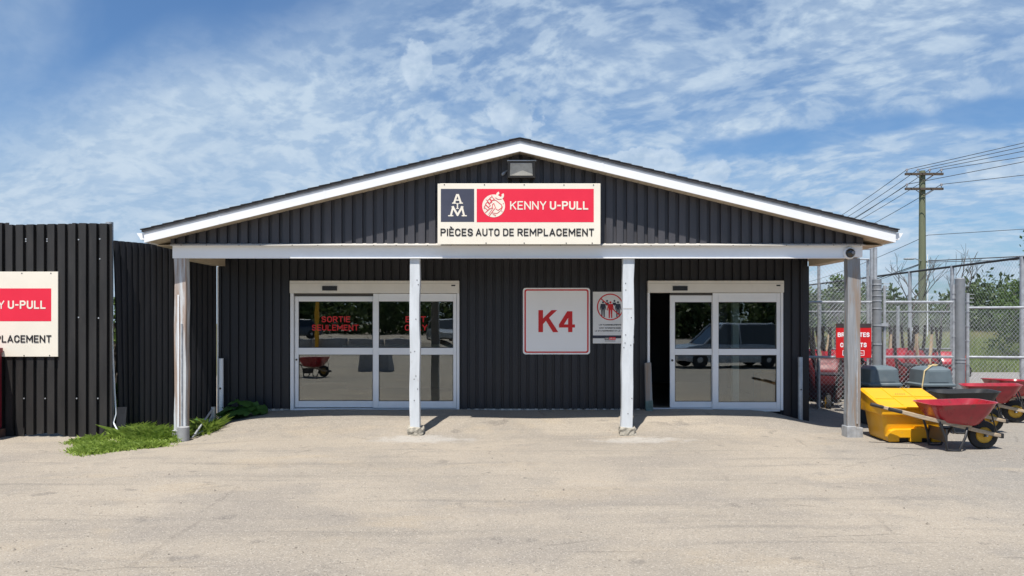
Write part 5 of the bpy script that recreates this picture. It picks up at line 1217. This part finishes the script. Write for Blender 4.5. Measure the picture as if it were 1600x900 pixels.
# ------------------------------------------------------------------ loose things on the right
t = thing('marker_pipe', 'short upright orange-red pipe beside the thick gate post', 'pipe', (wx(1507, 15.9), 15.9, 0))
MB().tube([(wx(1507, 15.9), 15.9, 0.0), (wx(1507, 15.9), 15.9, wz(559, 15.9))], 0.045, 12).build('shaft', M['orange'], t, smooth=True); MB().lathe([(0.05, 0), (0.05, 0.03), (0.02, 0.04)], 12, (wx(1507, 15.9), 15.9, wz(559, 15.9)), 'z').build('cap', M['orange'], t)
rnd = random.Random(5)
for k in range(3):
    Yk = 17.2 + 0.5 * k; xk = wx(1520 + 14 * k, Yk); t = thing('wood_offcut', 'pale wood offcut on the ground behind the red wheelbarrows, %s from the gate post' % ('nearest', 'second', 'farthest')[k], 'wood', (xk, Yk, 0), 'pale wood offcuts')
    MB().hexa([(xk - 0.4, Yk - 0.1, 0.0), (xk + 0.4, Yk - 0.15, 0.0), (xk + 0.4, Yk + 0.05, 0.0), (xk - 0.4, Yk + 0.1, 0.0), (xk - 0.38, Yk - 0.1, 0.14), (xk + 0.4, Yk - 0.15, 0.10), (xk + 0.4, Yk + 0.05, 0.12), (xk - 0.38, Yk + 0.1, 0.16)]).build('plank', M['straw'], t, bevel=0.01)
for k, (px, py, w, h, Y) in enumerate(((1428, 516, 17, 9, 60), (1458, 515, 14, 7, 66))):
    x = wx(px, Y); zc = wz(py, Y); hw = w * Y / F / 2; hh = h * Y / F / 2
    t = thing('field_notice', 'small white notice board in the field, %s of the two' % ('left' if k == 0 else 'right'), 'sign', (x, Y, 0), 'white notice boards in the field')
    MB().box(x - hw, x + hw, Y - 0.03, Y, zc - hh, zc + hh).build('board', M['whitesign'], t)
    for s in (-1, 1): MB().box(x + s * hw * 0.7 - 0.04, x + s * hw * 0.7 + 0.04, Y + 0.002, Y + 0.08, 0, zc).build('leg', M['galv'], t)

# pebbles on the lot
rnd = random.Random(8); m = MB()
for k in range(900):
    y = 4.6 + 8 * rnd.random() ** 1.3; x = rnd.uniform(-0.72, 0.72) * y; s = rnd.uniform(0.004, 0.014) * (1 if rnd.random() < 0.93 else 1.8); z = gz(x, y); a = rnd.uniform(0, 3)
    ca, sa = math.cos(a) * s, math.sin(a) * s
    m.add([(x - ca, y - sa, z), (x + sa, y - ca, z), (x + ca * 1.3, y + sa, z), (x - sa, y + ca, z), (x + ca * .2, y, z + s * 0.8)], [(0, 1, 4), (1, 2, 4), (2, 3, 4), (3, 0, 4)])
tag(m.build('pebbles', mat('loose grit', (0.24, 0.21, 0.17), 0.9, 0.4, 30), fix=False), 'loose grit scattered over the lot', 'gravel', kind='stuff')

# ------------------------------------------------------------------ across the lot, mirrored in the glass
def block(x, y, w, label, rz=0.0, h=0.75):
    t = thing('concrete_block', label, 'block', (x, y, gz(x, y)), 'concrete blocks across the lot'); t.rotation_euler = (0, 0, rz)
    r = MB(); r.hexa([(-w / 2, -0.35, -0.1), (w / 2, -0.35, -0.1), (w / 2, 0.35, -0.1), (-w / 2, 0.35, -0.1), (-w / 2 + 0.05, -0.3, h), (w / 2 - 0.05, -0.3, h), (w / 2 - 0.05, 0.3, h), (-w / 2 + 0.05, 0.3, h)]); r.build('body', M['greyconc'], t, bevel=0.03, world=False)
    r = MB(); r.tube([(-0.15, 0, h - 0.05), (-0.12, 0, h + 0.1), (0.12, 0, h + 0.1), (0.15, 0, h - 0.05)], 0.018, 6); r.build('lifting_loop', M['bronze'], t, world=False)
for k in range(7): block(-21.5 + 2.4 * k, -22.6 + 0.12 * k, 2.3, '%s concrete block from the left in the low wall mirrored in the doors' % ordn[k])
block(-5.0, -1.0, 1.2, 'lone concrete block standing in for a dark shape mirrored in the lower left door', 0.1, 0.7)  # stand-in for an unseen dark object that the lower pane mirrors
barrow_at(-6.7, 1.9, 20, 'red wheelbarrow out of frame, mirrored low in the left door')
def car(x, y, rz, paint, label, name='parked_car', h=1.5, L=4.4, van=False):
    t = thing(name, label, 'car', (x, y, gz(x, y))); t.rotation_euler = (0, 0, math.radians(rz)); W_ = 0.88; s = L / 4.4
    def sect(px, zb, zt, w): return [(px, -w, zb), (px, w, zb), (px, w, zt * 0.85), (px, w * 0.93, zt), (px, -w * 0.93, zt), (px, -w, zt * 0.85)]
    r = MB(); r.rings([sect(-2.2 * s, 0.35, 0.75, W_ * 0.88), sect(-2.05 * s, 0.25, 0.9, W_), sect(-1.0 * s, 0.22, 0.95, W_), sect(0.9 * s, 0.22, 0.95, W_), sect(1.8 * s, 0.25, 0.86, W_), sect(2.2 * s, 0.35, 0.66, W_ * 0.85)]); r.build('body', paint, t, smooth=35, world=False)
    back = -2.05 * s if van else -1.7 * s
    r = MB(); r.rings([[(back, -0.8, 0.93), (1.15 * s, -0.8, 0.93), (1.15 * s, 0.8, 0.93), (back, 0.8, 0.93)], [(back + 0.35, -0.64, h), (0.35 * s, -0.64, h), (0.35 * s, 0.64, h), (back + 0.35, 0.64, h)]]); r.build('windows', M['carglass'], t, world=False)
    r = MB(); r.rings([[(back + 0.3, -0.66, h - 0.03), (0.42 * s, -0.66, h - 0.03), (0.42 * s, 0.66, h - 0.03), (back + 0.3, 0.66, h - 0.03)], [(back + 0.42, -0.58, h + 0.05), (0.25 * s, -0.58, h + 0.05), (0.25 * s, 0.58, h + 0.05), (back + 0.42, 0.58, h + 0.05)]]); r.build('roof', paint, t, bevel=0.02, world=False)
    for sd in (-1, 1):
        r = MB()
        for xa, xb in ((1.17 * s, 0.37 * s), (-0.25 * s, -0.25 * s), (back - 0.02, back + 0.33)): r.tube([(xa, 0.81 * sd, 0.93), (xb, 0.65 * sd, h)], 0.035, 6)
        r.build('pillars', paint, t, world=False)
        for xw in (-1.35 * s, 1.38 * s):
            r = MB(); r.lathe([(0.2, -0.1), (0.32, -0.1), (0.33, 0.0), (0.32, 0.1), (0.2, 0.1)], 22, (xw, sd * 0.80, 0.33), 'y'); w = r.build('wheel', M['rubber'], t, smooth=True, world=False)
            r = MB(); r.lathe([(0.02, -0.11), (0.2, -0.09), (0.2, 0.09), (0.02, 0.11)], 18, (xw, sd * 0.80, 0.33), 'y'); r.build('rim', M['galv'], w, world=False)
        r = MB(); r.box(2.02 * s, 2.21 * s, sd * 0.62 - 0.14, sd * 0.62 + 0.14, 0.58, 0.70); r.build('headlight', M['lens'], t, bevel=0.02, world=False)
    return t
car(-5.0, -27.5, 75, M['carsilver'], 'silver car parked across the lot, mirrored in the left door', L=4.6, h=1.6, van=True)
car(-22.5, -30, 20, M['carwhite'], 'white car parked above the concrete blocks, mirrored far left', h=1.5)
car(-17.0, -31, 160, M['cardark'], 'dark car parked above the concrete blocks, mirrored in the left door', h=1.45)
car(-1.3, -36, 90, M['carwhite'], 'white car mirrored beside the silver one in the left door', h=1.5)
car(8.6, -3.6, 172, M['carsilver'], 'silver car standing close by the viewpoint, mirrored in the right door', h=1.72, L=4.5, van=True)
car(19.5, -25, 170, M['cardark'], 'dark car mirrored at the right edge of the right door', h=1.5)
car(24.5, -27, 100, M['red_steel'], 'red car mirrored far right in the right door', h=1.5)
t = thing('yellow_bollard', 'tall yellow bollard across the lot, mirrored in the left door', 'bollard', (-12.6, -21.5, 0))
MB().tube([(-12.6, -21.5, -0.1), (-12.6, -21.5, 3.2)], 0.14, 14).build('shaft', M['yellow'], t, smooth=True); MB().lathe([(0.14, 0), (0.1, 0.05), (0.02, 0.07)], 14, (-12.6, -21.5, 3.2), 'z').build('cap', M['yellow'], t)
